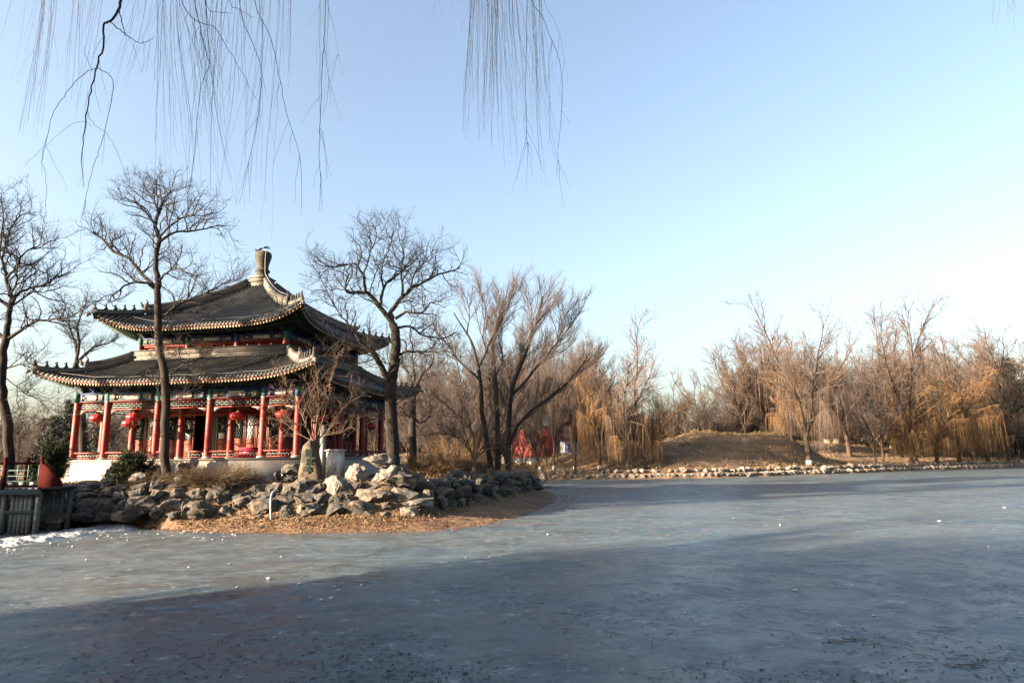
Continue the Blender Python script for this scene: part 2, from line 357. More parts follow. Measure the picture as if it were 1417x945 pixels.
def height(x, y):
    shp = np.shape(x); x = np.asarray(x, float).ravel(); y = np.asarray(y, float).ravel()
    dS, dB, dT = sdist(x, y, P_S), sdist(x, y, P_B), sdist(x, y, P_T)
    far = sstep(62, 88, y)
    top = 2.05 * (1 - far) + 1.15 * far; zb_ = .5 * (1 - far) + .2 * far
    z = np.where(dS < 0, np.maximum(dS * .35, -1.2), 0.0)
    tb = np.clip(dS / np.maximum(dS - dB, 1e-6), 0, 1); tt = np.clip(dB / np.maximum(dB - dT, 1e-6), 0, 1)
    z = np.where(dS >= 0, np.where(dB < 0, zb_ * tb, np.where(dT < 0, zb_ + (top - zb_) * tt, top)), z)
    ins = sstep(1.0, 6.0, dT)
    hill = 4.5 * np.exp(-np.abs((x - 36.5) / 16.5) ** 3.6 - np.abs((y - 113) / 14) ** 2.4) + 1.1 * np.exp(-((x - 32) / 7) ** 2 - ((y - 111) / 8) ** 2) + .8 * np.exp(-((x - 43) / 5) ** 2 - ((y - 112) / 8) ** 2)
    hill += 3.4 * np.exp(-np.abs((x - 14.5) / 9.0) ** 2.6 - np.abs((y - 111) / 12) ** 2.2)
    hill += 3.6 * sstep(4, 24, dT) * sstep(38, 52, x) * (.85 + .25 * np.sin(x * .11 + 1.0) + .2 * np.sin(x * .05 + y * .07))
    hill += 2.7 * np.exp(-((x + 15) / 13) ** 2 - ((y - 92) / 16) ** 2)
    hill += 3.0 * sstep(150, 260, y)
    rough = fbm(x, y, .35, 3) * .16 + fbm(x, y, 1.1, 5) * .05
    z = z + np.where(dS > 0, ins * (hill * sstep(60, 92, y) * (1 + .10 * fbm(x, y, .55, 13)) + rough * (1 + .8 * far)) + sstep(.3, 2, dS) * (1 - ins) * fbm(x, y, 1.9, 8) * .05, 0) + (1 - far) * np.where(np.abs(dS - .5) < 2.5, 1 - np.abs(dS - .5) / 2.5, 0) * (fbm(x, y, 2.1, 8) * .075 + fbm(x, y, 4.5, 9) * .03 - .03)
    dN = sdist(x, y, P_N)
    zn = np.minimum(dN * .42, 1.65) + sstep(2, 14, dN) * (5.5 * np.exp(-((x + 42) / 17) ** 2 - ((y + 8) / 16) ** 2) + rough)
    z = np.where(dN > 0, zn, np.maximum(z, np.where(dS < 0, np.maximum(dN * .35, -1.2), -9)))
    return z.reshape(shp)
def hz(x, y): return float(height(np.array([x]), np.array([y]))[0])

def axis(spans):
    out = []
    for a, b, n in spans: out += list(np.linspace(a, b, n, endpoint=False))
    return np.array(out + [spans[-1][1]])
gx = axis([(-2500, -300, 8), (-300, -60, 24), (-60, -30, 30), (-30, 8, 96), (8, 130, 90), (130, 320, 30), (320, 2500, 10)])
gy = axis([(-2500, -80, 8), (-80, 0, 24), (0, 26, 20), (26, 64, 96), (64, 150, 80), (150, 300, 30), (300, 3000, 10)])
XX, YY = np.meshgrid(gx, gy, indexing='ij')
mb = MB(); mb.grid(np.stack((XX, YY, height(XX, YY)), -1))
tag(mb.build('ground', M_GROUND, smooth=True), 'brown winter ground of the lake shores and banks', None, kind='structure')
mb = MB(); mb.grid(np.array([[(-1200, -60, 0), (-1200, 900, 0)], [(1200, -60, 0), (1200, 900, 0)]], float))
tag(mb.build('frozen_lake', M_ICE), 'grey frozen lake surface with frost and dirt', None, kind='structure')

# footpath behind the island
def ribbon(pts, w, dz=.02):
    P = np.array(pts, float); n = 40
    t = np.linspace(0, len(P) - 1, n); Q = np.stack([np.interp(t, range(len(P)), P[:, k]) for k in range(2)], 1)
    T = np.gradient(Q, axis=0); T /= np.linalg.norm(T, axis=1, keepdims=True); N_ = np.stack((-T[:, 1], T[:, 0]), 1)
    W = np.stack([Q + N_ * w * s for s in (-.5, -.17, .17, .5)], 1)
    return np.concatenate((W, (height(W[..., 0], W[..., 1]) + dz)[..., None]), -1)
mb = MB(); mb.grid(ribbon([(-40, 68), (-20, 78), (-8, 88), (0, 95), (5, 97.0), (8, 97.4)], 1.6, .04))
tag(mb.build('path', mat('path_dirt', (.34, .28, .22), (.46, .39, .31), rough=.95, scale=1.0), smooth=True), 'pale trodden footpath along the shore', None, kind='structure')

# ------------------------------------------------------------------ trees
def smooth_path(P, n, rs, jit=0.0):
    P = np.asarray(P, float)
    if len(P) > 2:
        Q = np.concatenate((2 * P[:1] - P[1:2], P, 2 * P[-1:] - P[-2:-1]))
        t = np.linspace(0, len(P) - 1, n); i = np.minimum(t.astype(int), len(P) - 2); u = (t - i)[:, None]
        p0, p1, p2, p3 = Q[i], Q[i + 1], Q[i + 2], Q[i + 3]
        R = .5 * (2 * p1 + (p2 - p0) * u + (2 * p0 - 5 * p1 + 4 * p2 - p3) * u ** 2 + (3 * p1 - p0 - 3 * p2 + p3) * u ** 3)
    else:
        R = P[0] + (P[-1] - P[0]) * np.linspace(0, 1, n)[:, None]
    if jit: R[1:-1] += rs.randn(n - 2, 3) * jit
    return R

class Tree:
    def __init__(s, seed):
        s.rs = np.random.RandomState(seed); s.items = {}          # (part, sides, n) -> [(P,R)]
    def put(s, part, P, R, k):
        s.items.setdefault((part, k, len(P)), []).append((P, R))
    def seg(s, p, d, L, n, r0, r1, gnarl, trop):
        rs = s.rs; P = [np.asarray(p, float)]; d = np.asarray(d, float) / np.linalg.norm(d); st = L / (n - 1)
        for k in range(n - 1):
            d = d + rs.randn(3) * gnarl + trop; d = d / np.linalg.norm(d); P.append(P[-1] + d * st)
        return np.array(P), np.linspace(r0, r1, n)
    def grow(s, P, R, lv, spec):
        """spec: list per level of dict(n, tmin, L, lv, ang, r, gnarl, trop, pts, sides, part)"""
        if lv >= len(spec): return
        q = spec[lv]; rs = s.rs; n = len(P)
        cum = np.concatenate(([0], np.cumsum(np.linalg.norm(np.diff(P, axis=0), axis=1)))); tot = cum[-1]
        cnt = q['n'] if not q.get('perm') else max(1, int(round(q['perm'] * tot + rs.rand() - .5)))
        for c in range(cnt):
            t = q['tmin'] + (1 - q['tmin']) * (c + rs.rand()) / cnt
            i = min(int(np.searchsorted(cum, t * tot)) - 1, n - 2); i = max(i, 0)
            u = (t * tot - cum[i]) / max(cum[i + 1] - cum[i], 1e-6); u = min(max(u, 0), 1)
            p = P[i] * (1 - u) + P[i + 1] * u; r = R[i] * (1 - u) + R[i + 1] * u
            T = P[i + 1] - P[i]; T = T / max(np.linalg.norm(T), 1e-9)
            a = q['ang'] * (.7 + .6 * rs.rand()); v = rs.randn(3); v -= T * v.dot(T); v /= max(np.linalg.norm(v), 1e-9)
            if v[2] < 0 and rs.rand() < q.get('up', .5): v = v * np.array((1, 1, -1)); v -= T * v.dot(T); v /= max(np.linalg.norm(v), 1e-9)
            d = T * math.cos(a) + v * math.sin(a)
            L = q['L'] * (1 - q.get('fall', .45) * t) * (.55 + .8 * rs.rand())
            r0 = max(min(r * .75, q['r']), q.get('rmin', .006))
            CP, CR = s.seg(p, d, L, q.get('pts', 5), r0, max(r0 * q.get('taper', .4), q.get('rmin', .006) * .8), q['gnarl'], np.array((0, 0, q.get('trop', 0.0))))
            s.put(q.get('part', 'crown'), CP, CR, q.get('sides', 3))
            s.grow(CP, CR, lv + 1, spec)
    def build(s, root, mats, names=('trunk', 'crown'), smooth=True, base=None):
        for part in names:
            mb = MB(); any_ = False
            for (pt, k, n), L in s.items.items():
                if pt != part: continue
                P = np.stack([a for a, _ in L]); R = np.stack([b for _, b in L])
                if base is not None: P = P - base
                mb.tubes(P, R, k); any_ = True
            if any_: mb.build(part, mats[part], root, smooth=smooth)

def authored_tree(name, label, cat, Y, limbs, spec, seed, mats, group=None, trunk_flare=1.25, jit=.03, base_px=None, bury=.35):
    """limbs: (list of photo points, r0, r1, depth drift); first limb is the trunk"""
    T = Tree(seed); rs = T.rs
    bx, by = base_px or limbs[0][0][0]
    b = A(bx, by, Y); zg = hz(b[0], b[1]); base = np.array((b[0], b[1], zg))
    root = thing(name, label, cat, base, group=group)
    for i, (pts, r0, r1, dy, y0) in enumerate(limbs):
        n = len(pts); P = np.array([A(x, y, Y + y0 + dy * (k / max(n - 1, 1)) ** 1.2) for k, (x, y) in enumerate(pts)])
        if i == 0 or (abs(pts[0][1] - by) < 14 and y0 == 0):
            P[0, 2] = hz(P[0, 0], P[0, 1]) - bury
        m = max(6, 3 * n)
        Q = smooth_path(P, m, rs, jit); R = np.linspace(r0, r1, m)
        if i == 0: R[0] *= trunk_flare
        part = 'trunk' if r0 > .09 else 'crown'
        T.put(part, Q, R, 9 if r0 > .09 else 5)
        if i == 0 and len(limbs) > 1: continue
        T.grow(Q, R, 0, spec)
    T.build(root, mats, base=base)
    return root

LOC = [dict(n=0, perm=2.8, tmin=.18, L=2.3, ang=.85, r=.042, gnarl=.30, trop=.06, pts=7, sides=4, fall=.35, up=.7),
       dict(n=0, perm=3.5, tmin=.12, L=1.2, ang=.85, r=.016, gnarl=.26, trop=.05, pts=5, sides=3, rmin=.008, up=.6),
       dict(n=4, tmin=.15, L=.6, ang=.75, r=.0085, gnarl=.24, trop=.03, pts=4, sides=3, rmin=.0055)]
DARK = {'trunk': M_BARK, 'crown': M_TWIGDK}

# scholar tree in front of the pavilion
authored_tree('scholar_tree', 'tall crooked dark bare tree standing in front of the pavilion facade', 'tree', 36.9, [
    ([(231, 662), (229, 600), (229, 530), (222, 489), (218, 440), (219, 404), (218, 382)], .25, .17, .4, 0),
    ([(218, 382), (215, 360), (220, 329), (215, 311), (221, 293)], .16, .09, -.3, .4),
    ([(216, 401), (200, 391), (178, 393), (158, 407), (149, 418)], .09, .03, -1.2, .4),
    ([(216, 400), (195, 378), (178, 358), (155, 347), (142, 331), (127, 322)], .12, .03, 1.5, .4),
    ([(219, 391), (235, 375), (249, 373), (267, 382)], .07, .025, -1.5, .4),
    ([(219, 337), (240, 322), (267, 320), (289, 315), (305, 311)], .085, .025, .8, .2),
    ([(220, 329), (242, 307), (262, 298), (280, 290)], .07, .025, -1.6, .2),
    ([(216, 312), (200, 293), (187, 280), (173, 275)], .075, .025, -.8, .1),
    ([(221, 293), (231, 271), (249, 262)], .06, .02, .8, .1),
    ([(219, 297), (213, 275), (200, 260)], .06, .02, 1.5, .1),
    ([(221, 294), (224, 276), (219, 255)], .06, .02, -1.0, .1),
    ([(221, 441), (249, 420), (275, 409), (311, 393), (330, 385)], .08, .02, -1.5, .3),
    ([(221, 437), (258, 431), (289, 435)], .055, .02, .4, .3),
    ([(231, 526), (249, 507), (267, 502)], .05, .02, -1.2, .2),
    ([(225, 551), (209, 524), (187, 518)], .05, .02, -1.0, .2),
    ([(228, 560), (250, 552), (262, 540)], .03, .012, -1.0, .2),
], LOC, 11, DARK)

# tree at the bridge end
authored_tree('scholar_tree', 'dark bare tree with spreading limbs rising behind the red bridge railing', 'tree', 36.6, [
    ([(16, 660), (11, 600), (5, 555), (1, 520), (6, 480), (9, 461)], .27, .19, .2, 0),
    ([(9, 461), (13, 435), (15, 415), (10, 391), (6, 372), (1, 355), (-4, 325)], .17, .04, .5, .2),
    ([(10, 470), (32, 454), (53, 444), (80, 442), (105, 438)], .11, .03, -1.2, .2),
    ([(14, 424), (27, 405), (41, 400), (63, 393), (80, 383), (97, 376)], .10, .025, 1.0, .2),
    ([(12, 410), (22, 393), (24, 369), (20, 340)], .07, .02, -1.0, .2),
    ([(10, 385), (24, 366), (32, 350), (49, 342), (66, 335)], .08, .02, -1.2, .3),
    ([(4, 512), (24, 505), (39, 504), (50, 500)], .06, .02, -.8, .2),
    ([(16, 424), (44, 405), (62, 405), (84, 398)], .06, .02, 2.0, .2),
    ([(8, 470), (-25, 440), (-60, 420), (-90, 380)], .12, .03, .5, .2),
    ([(14, 425), (-20, 400), (-50, 360), (-70, 320)], .11, .03, -1.0, .2),
    ([(3, 360), (14, 320), (28, 298), (46, 295)], .06, .02, .8, .5),
    ([(-2, 335), (-14, 300), (-10, 275)], .05, .02, -.6, .5),
    ([(0, 345), (4, 305), (2, 268)], .05, .02, .6, .5),
    ([(4, 520), (30, 540), (55, 555), (80, 580)], .04, .012, -1.5, .2),
], LOC, 23, DARK)

# big tree at the pavilion's near corner
authored_tree('scholar_tree', 'massive dark bare tree with twisted limbs at the shaded corner of the pavilion', 'tree', 39.0, [
    ([(546, 652), (543, 600), (540, 544), (545, 513), (548, 483), (547, 460), (544, 447)], .40, .25, .2, 0),
    ([(540, 540), (533, 517), (518, 491), (497, 472)], .21, .13, -1.6, .1),
    ([(499, 474), (484, 449), (469, 433), (446, 391), (432, 366)], .06, .02, -.8, -1.4),
    ([(510, 482), (490, 462), (470, 470), (440, 500)], .05, .02, -1.5, -1.0),
    ([(544, 447), (526, 426), (510, 407), (488, 405), (478, 401), (482, 380)], .17, .04, -1.0, .2),
    ([(506, 404), (503, 382), (490, 365), (461, 369), (440, 360)], .10, .025, -.5, -.4),
    ([(544, 448), (541, 433), (552, 418), (568, 401), (591, 388), (613, 378), (637, 371)], .17, .03, .8, .2),
    ([(556, 414), (557, 395), (555, 372), (558, 350), (552, 330)], .09, .02, -1.0, .4),
    ([(527, 420), (531, 399), (545, 384), (560, 372), (575, 350)], .10, .025, 1.8, 0),
    ([(547, 441), (564, 431), (583, 433), (598, 418), (613, 418)], .10, .025, -1.2, .2),
    ([(547, 453), (568, 452), (587, 464), (613, 468), (630, 460)], .09, .025, 1.0, .2),
    ([(549, 491), (568, 487), (598, 487), (615, 492)], .09, .02, -.8, .2),
    ([(568, 401), (575, 378), (590, 360), (600, 345)], .06, .02, -.8, .6),
    ([(503, 385), (510, 355), (520, 330), (516, 312)], .06, .02, .8, -.6),
    ([(531, 400), (528, 370), (540, 340), (545, 318)], .06, .02, 1.0, .3),
    ([(545, 510), (530, 500), (520, 510)], .04, .02, -1.0, .2),
    ([(542, 555), (520, 548), (498, 552)], .04, .012, -1.3, .1), ([(542, 560), (565, 552), (590, 556)], .04, .012, -1.0, .1),
    ([(541, 570), (515, 575), (500, 590)], .03, .012, -1.2, .1), ([(542, 565), (560, 575), (572, 570)], .03, .012, -.9, .1),
], LOC, 37, DARK)

# small lit multi-branched tree beside the inscribed stone
SMALL = [dict(n=0, perm=3.6, tmin=.2, L=1.5, ang=.6, r=.026, gnarl=.22, trop=.04, pts=6, sides=4, rmin=.009),
         dict(n=0, perm=4.0, tmin=.15, L=.7, ang=.7, r=.012, gnarl=.25, trop=.02, pts=5, sides=3, rmin=.0065),
         dict(n=2, tmin=.2, L=.35, ang=.7, r=.008, gnarl=.2, pts=4, sides=3, rmin=.005)]
PALE = {'trunk': M_BARKPALE, 'crown': M_BARKPALE}
authored_tree('small_tree', 'small bare many-branched tree leaning over the inscribed stone', 'tree', 36.2, [
    ([(446, 668), (443, 640), (436, 616), (431, 604)], .12, .085, 0, 0),
    ([(431, 604), (424, 590), (409, 588), (392, 598), (378, 612)], .042, .009, -.6, 0),
    ([(432, 606), (420, 580), (410, 555), (395, 530), (385, 508)], .048, .009, -.3, 0),
    ([(434, 608), (432, 575), (428, 540), (415, 505)], .05, .009, .6, 0),
    ([(436, 612), (439, 580), (441, 545), (436, 505)], .048, .009, -.8, 0),
    ([(436, 612), (448, 580), (455, 545), (462, 505), (470, 485)], .05, .009, .3, 0),
    ([(437, 614), (452, 595), (468, 575), (490, 545), (505, 525)], .048, .009, .8, 0),
    ([(440, 625), (452, 600), (470, 600), (488, 590)], .034, .008, -.8, 0),
    ([(434, 610), (412, 600), (395, 585), (378, 570)], .034, .008, .8, 0),
    ([(436, 610), (424, 560), (402, 560), (388, 545)], .03, .008, -.9, 0),
], SMALL, 41, PALE)

# pale stub-trunked tree on the shaded tip
authored_tree('small_tree', 'low pale tree with a short sunlit trunk among the shaded rocks of the island tip', 'tree', 45.5, [
    ([(657, 664), (657, 650), (656, 637)], .17, .13, 0, 0),
    ([(655, 637), (650, 620), (644, 611), (634, 602), (615, 590)], .08, .012, -.7, 0),
    ([(657, 636), (661, 622), (666, 605), (678, 580), (690, 560)], .08, .012, .4, 0),
    ([(657, 638), (662, 630), (675, 622), (698, 618), (713, 629), (727, 646)], .075, .03, -.8, 0),
    ([(698, 618), (704, 628), (707, 645)], .03, .012, -.4, -.5),
    ([(660, 632), (668, 618), (690, 603), (712, 590)], .06, .012, .9, 0),
    ([(655, 636), (656, 612), (650, 585), (640, 555)], .06, .012, .5, 0),
    ([(653, 628), (632, 605), (605, 600), (585, 605)], .05, .01, .9, 0),
    ([(648, 617), (640, 590), (622, 565), (600, 548)], .05, .01, -1, -.4),
], SMALL, 43, PALE)
authored_tree('sapling', 'thin straight sapling rising from the rocks beside the golden shrub', 'tree', 43.0, [
    ([(630, 668), (629, 640), (631, 610), (630, 560), (632, 515)], .035, .010, 0, 0),
    ([(630, 600), (634, 580), (640, 560)], .012, .006, .2, 0),
], [dict(n=7, tmin=.3, L=.7, ang=.5, r=.008, gnarl=.12, trop=.05, pts=4, sides=3, rmin=.005)], 45, {'trunk': M_BARKPALE, 'crown': M_BARKPALE})

# multi-stemmed elm on the tip
ELM = [dict(n=0, perm=2.1, tmin=.22, L=3.3, ang=.45, r=.040, gnarl=.10, trop=.06, pts=7, sides=4, fall=.4, rmin=.016, up=.8),
       dict(n=0, perm=3.6, tmin=.12, L=1.55, ang=.5, r=.015, gnarl=.12, trop=.07, pts=5, sides=3, rmin=.008, up=.8),
       dict(n=5, tmin=.1, L=.8, ang=.5, r=.009, gnarl=.10, trop=.05, pts=4, sides=3, rmin=.006)]
authored_tree('elm_tree', 'dark many-stemmed tree fanning up from the shaded rocky tip of the island', 'tree', 56.0, [
    ([(681, 655), (674, 611), (666, 560), (665, 529), (654, 478), (646, 462), (628, 433)], .26, .05, .5, 0),
    ([(689, 655), (689, 611), (687, 560), (685, 522), (682, 475), (690, 443), (697, 415)], .27, .05, 1.5, 0),
    ([(703, 655), (704, 599), (706, 554), (715, 522), (735, 468), (750, 411)], .27, .05, -.6, 0),
    ([(708, 548), (725, 529), (750, 500), (776, 468), (797, 440)], .14, .04, 1.0, -.2),
    ([(703, 616), (719, 586), (738, 567), (766, 545), (795, 519), (816, 488)], .18, .04, -1.6, 0),
    ([(725, 580), (757, 557), (779, 535), (800, 519), (826, 500)], .09, .03, 1.2, -.2),
    ([(660, 513), (677, 475), (693, 443), (709, 411), (716, 395)], .12, .03, -1.0, .3),
    ([(664, 526), (636, 500), (620, 478), (604, 462)], .10, .03, .6, .3),
    ([(697, 560), (687, 522), (696, 497), (690, 462), (700, 420)], .09, .03, 2.4, .2),
    ([(715, 524), (722, 490), (740, 450), (765, 420)], .09, .03, -1.4, -.3),
    ([(646, 464), (650, 435), (645, 410)], .07, .02, 1.0, .5),
    ([(735, 468), (738, 440), (728, 405)], .07, .02, 1.0, -.5),
    ([(684, 500), (668, 470), (672, 430), (664, 400)], .09, .02, 1.2, .8),
    ([(750, 500), (770, 480), (780, 440), (790, 425)], .07, .02, -.8, 0),
], ELM, 53, {'trunk': M_BARK, 'crown': M_TWIGGREY})

# tree seen through the pavilion's open corner and above its roof
authored_tree('scholar_tree', 'bare tree behind the pavilion seen through its open corner bay', 'tree', 60.0, [
    ([(119, 636), (114, 575), (108, 522), (104, 505)], .36, .26, 0, 0),
    ([(104, 505), (106, 480), (97, 455), (95, 430)], .14, .03, .5, 0),
    ([(105, 505), (109, 475), (108, 450), (115, 430), (121, 408)], .14, .03, -.8, 0),
    ([(106, 504), (118, 490), (130, 480), (150, 475), (163, 467)], .15, .03, .8, 0),
    ([(115, 600), (128, 592), (140, 575), (150, 560)], .09, .03, -.8, 0),
    ([(117, 620), (130, 606), (150, 590), (175, 580)], .09, .03, .8, 0),
], LOC, 59, DARK)
authored_tree('scholar_tree', 'gnarled bare tree on the ground behind the big corner tree', 'tree', 62.0, [
    ([(572, 626), (571, 590), (571, 560), (573, 540)], .38, .25, 0, 0),
    ([(573, 540), (565, 515), (558, 505), (556, 490)], .15, .04, 1, 0),
    ([(573, 540), (583, 520), (597, 505), (600, 490)], .16, .04, -1, 0),
    ([(572, 575), (580, 585), (592, 578), (600, 560)], .10, .03, 1, 0),
    ([(571, 585), (560, 570), (550, 560)], .10, .03, -1, 0),
    ([(573, 545), (574, 515), (570, 492), (575, 470)], .13, .03, .3, 0),
], LOC, 61, {'trunk': M_BARK, 'crown': M_TWIGGREY})

# ---- prototype trees for the far shore (built at real size, copied with their own turn and scale)
def limb_tree(T, H, trunk_h, r, nl, spread, gn, trop, split=.55):
    """trunk + ascending limbs, returns the limbs"""
    rs = T.rs
    lean = rs.randn(2) * .05
    P, R = T.seg((0, 0, -.4), (lean[0], lean[1], 1), trunk_h + .4, 6, r * 1.25, r * .8, .05, np.zeros(3)); T.put('trunk', P, R, 8)
    limbs = []
    for k in range(nl):
        a = 2 * PI * (k + rs.rand() * .6) / nl; th = spread * (.45 + .75 * rs.rand())
        L = (H - trunk_h) / math.cos(th) * (.75 + .35 * rs.rand())
        st = P[-1] if k % 2 == 0 else P[-2] * .4 + P[-1] * .6
        Q, W = T.seg(st, (math.sin(th) * math.cos(a), math.sin(th) * math.sin(a), math.cos(th)), L, 9, r * .55, r * .12, gn, np.array((0, 0, trop)))
        T.put('trunk', Q, W, 6); limbs.append((Q, W))
    return limbs

def strands(T, P, R, per_m, Lmin, Lmax, r, outward=.35, part='crown', zmin=.6):
    rs = T.rs
    seglen = np.linalg.norm(np.diff(P, axis=0), axis=1).sum(); n = int(per_m * seglen)
    for _ in range(n):
        t = (.25 + .75 * rs.rand()) * (len(P) - 1); i = min(int(t), len(P) - 2); u = t - i
        p = P[i] * (1 - u) + P[i + 1] * u; L = Lmin + (Lmax - Lmin) * rs.rand() ** 1.3
        L = min(L, max(p[2] - zmin - rs.rand(), .5))
        a = rs.rand() * 2 * PI; o = outward * (.4 + rs.rand())
        d = np.array((math.cos(a) * o, math.sin(a) * o, .35)); Q = [p]; m = 7; st = L / (m - 1)
        for k in range(m - 1):
            d = d * .62 + np.array((rs.randn() * .05, rs.randn() * .05, -.62)); d = d / np.linalg.norm(d); Q.append(Q[-1] + d * st)
        T.put(part, np.array(Q), np.linspace(r, r * .45, m), 3)

def proto_willow(seed, H, gold, dens=1.0, trunk=.30, low=.34):
    """open ascending crown above, curtains of hanging twigs below"""
    T = Tree(seed); rs = T.rs
    limbs = limb_tree(T, H, H * .20, trunk, 5, .5, .11, .03)
    sp = [dict(n=0, perm=1.5, tmin=.25, L=H * .22, ang=.6, r=.055, gnarl=.13, trop=.03, pts=7, sides=4, rmin=.022, fall=.2),
          dict(n=0, perm=2.4, tmin=.1, L=H * .10, ang=.6, r=.022, gnarl=.15, trop=.01, pts=5, sides=3, rmin=.014),
          dict(n=3, tmin=.2, L=H * .05, ang=.6, r=.014, gnarl=.15, trop=-.12, pts=5, sides=3, rmin=.010)]
    for P, R in limbs: T.grow(P, R, 0, sp)
    arch = []
    for P, R in limbs:                                   # arching side limbs that carry the curtains
        for _ in range(4):
            i = rs.randint(1, 6); a = rs.rand() * 2 * PI
            Q, W = T.seg(P[i], (math.cos(a), math.sin(a), .75), H * (.20 + .14 * rs.rand()), 9, .06, .02, .08, np.array((0, 0, -.10)))
            T.put('crown', Q, W, 4); arch.append((Q, W))
    for P, R in arch: strands(T, P, R, 7.5 * dens, H * .08, H * low, .0125, .30)
    up = [x for (pt, k, n), L in T.items.items() if pt == 'crown' and k == 4 and n == 7 for x in L]
    for P, R in up: strands(T, P, R, 1.6 * dens, .4, H * (.13 if P[:, 2].mean() > H * .6 else .24), .011, .30)
    return T
def proto_fine(seed, H, r=.22, nl=7, spread=.42, dens=1.0, th=.20):
    T = Tree(seed)
    limbs = limb_tree(T, H, H * th, r, nl, spread, .08, .03)
    sp = [dict(n=0, perm=1.5 * dens, tmin=.12, L=H * .21, ang=.55, r=.045, gnarl=.11, trop=.05, pts=6, sides=4, rmin=.02, up=.75),
          dict(n=0, perm=2.6 * dens, tmin=.1, L=H * .10, ang=.55, r=.02, gnarl=.13, trop=.04, pts=5, sides=3, rmin=.013, up=.75),
          dict(n=5, tmin=.1, L=H * .05, ang=.55, r=.013, gnarl=.12, trop=.02, pts=4, sides=3, rmin=.010)]
    for P, R in limbs: T.grow(P, R, 0, sp)
    return T
def proto_locust(seed, H, r=.25):
    T = Tree(seed)
    limbs = limb_tree(T, H, H * .30, r, 6, .6, .17, .05)
    sp = [dict(n=0, perm=1.4, tmin=.2, L=H * .18, ang=.75, r=.05, gnarl=.22, trop=.05, pts=6, sides=4, rmin=.022, up=.7),
          dict(n=0, perm=2.4, tmin=.1, L=H * .09, ang=.75, r=.022, gnarl=.22, trop=.04, pts=5, sides=3, rmin=.014, up=.7),
          dict(n=4, tmin=.1, L=H * .05, ang=.75, r=.014, gnarl=.2, trop=.02, pts=4, sides=3, rmin=.010)]
    for P, R in limbs: T.grow(P, R, 0, sp)
    return T
def blades(rs, C, n, size, rad, mb, flat=.5, m=0):
    """n small crossed needle blades round each of the points C"""
    C = np.repeat(np.asarray(C), n, 0); k = len(C)
    P = C + rs.randn(k, 3) * rad
    d = rs.randn(k, 3); d[:, 2] = np.abs(d[:, 2]) * .8 + .15; d /= np.linalg.norm(d, axis=1, keepdims=True)
    w = np.cross(d, rs.randn(k, 3)); w /= np.linalg.norm(w, axis=1, keepdims=True)
    L = size * (.6 + .8 * rs.rand(k, 1)); W = L * .16
    V = np.stack((P - w * W, P + w * W, P + d * L + w * W * .15, P + d * L - w * W * .15), 1)
    mb.add(V.reshape(-1, 3), np.arange(k * 4).reshape(k, 4), m=m)
def proto_pine(name, seed, H, r, parent_mats, width=.26, layers=13, size=.55, dens=14, flat=False):
    rs = np.random.RandomState(seed); T = Tree(seed + 1)
    P, R = T.seg((0, 0, -.4), (0.02, .01, 1), H * .95, 8, r, r * .2, .02, np.zeros(3)); T.put('trunk', P, R, 7)
    pts = []
    for k in range(layers):
        f = .18 + .82 * k / (layers - 1); z = f * H * .95
        reach = H * width * (1 - f) ** .75 + .35
        for b in range(8 if f < .8 else 5):
            a = rs.rand() * 2 * PI; L = reach * (.55 + .6 * rs.rand())
            Q, W = T.seg((0, 0, z - .2), (math.cos(a), math.sin(a), .12 + .3 * f), L, 5, .05, .02, .12, np.array((0, 0, -.03)))
            T.put('trunk', Q, W, 3)
            for q in np.linspace(.3, 1, max(3, int(L / .45))):
                i = q * 4; j = min(int(i), 3); pts.append(Q[j] * (1 - i + j) + Q[j + 1] * (i - j))
    return T, np.array(pts), rs, size, dens

PROTO = {}
def finish(key, T, mats, needles=None):
    root = thing('bare_tree', 'tree', 'tree')
    T.build(root, mats)
    if needles is not None:
        pts, rs, size, dens, mm = needles
        mb = MB(); blades(rs, pts, dens, size, size * .55, mb); mb.build('crown', mm, root)
    PROTO[key] = [root, False]
WMAT = lambda tw: {'trunk': M_BARKBROWN, 'crown': tw}
finish('wA', proto_willow(101, 17, True, .8), WMAT(M_TWIGTAN))
finish('wB', proto_willow(102, 17, True, .6, .3, .28), WMAT(M_TWIGTAN))
finish('wG', proto_willow(103, 13, True, 1.5, .24, .5), WMAT(M_TWIGGOLD))
finish('wH', proto_willow(107, 11, True, 1.9, .2, .55), WMAT(M_TWIGGOLD))
finish('fA', proto_fine(104, 15), WMAT(M_TWIGGREY))
finish('fB', proto_fine(105, 14, .2, 8, .36), WMAT(M_TWIGTAN))
finish('fC', proto_fine(108, 10, .13, 6, .5, 1.2), WMAT(M_TWIGGREY))
finish('tA', proto_fine(131, 8, .09, 11, .75, 1.3, .04), WMAT(M_TWIGGREY))
finish('tB', proto_fine(132, 8, .09, 11, .7, 1.3, .04), WMAT(M_TWIGTAN))
finish('lA', proto_locust(106, 15), WMAT(M_TWIGGREY))
finish('lB', proto_locust(109, 14, .2), WMAT(M_TWIGTAN))
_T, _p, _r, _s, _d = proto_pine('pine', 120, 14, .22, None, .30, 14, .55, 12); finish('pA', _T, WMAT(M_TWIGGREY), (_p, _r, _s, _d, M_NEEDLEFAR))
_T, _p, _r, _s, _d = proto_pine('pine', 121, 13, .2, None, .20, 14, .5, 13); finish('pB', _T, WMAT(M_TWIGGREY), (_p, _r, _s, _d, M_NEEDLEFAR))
PH = {'wA': 17, 'wB': 17, 'wG': 13, 'wH': 11, 'fA': 15, 'fB': 14, 'fC': 10, 'tA': 8, 'tB': 8, 'lA': 15, 'lB': 14, 'pA': 14, 'pB': 13}

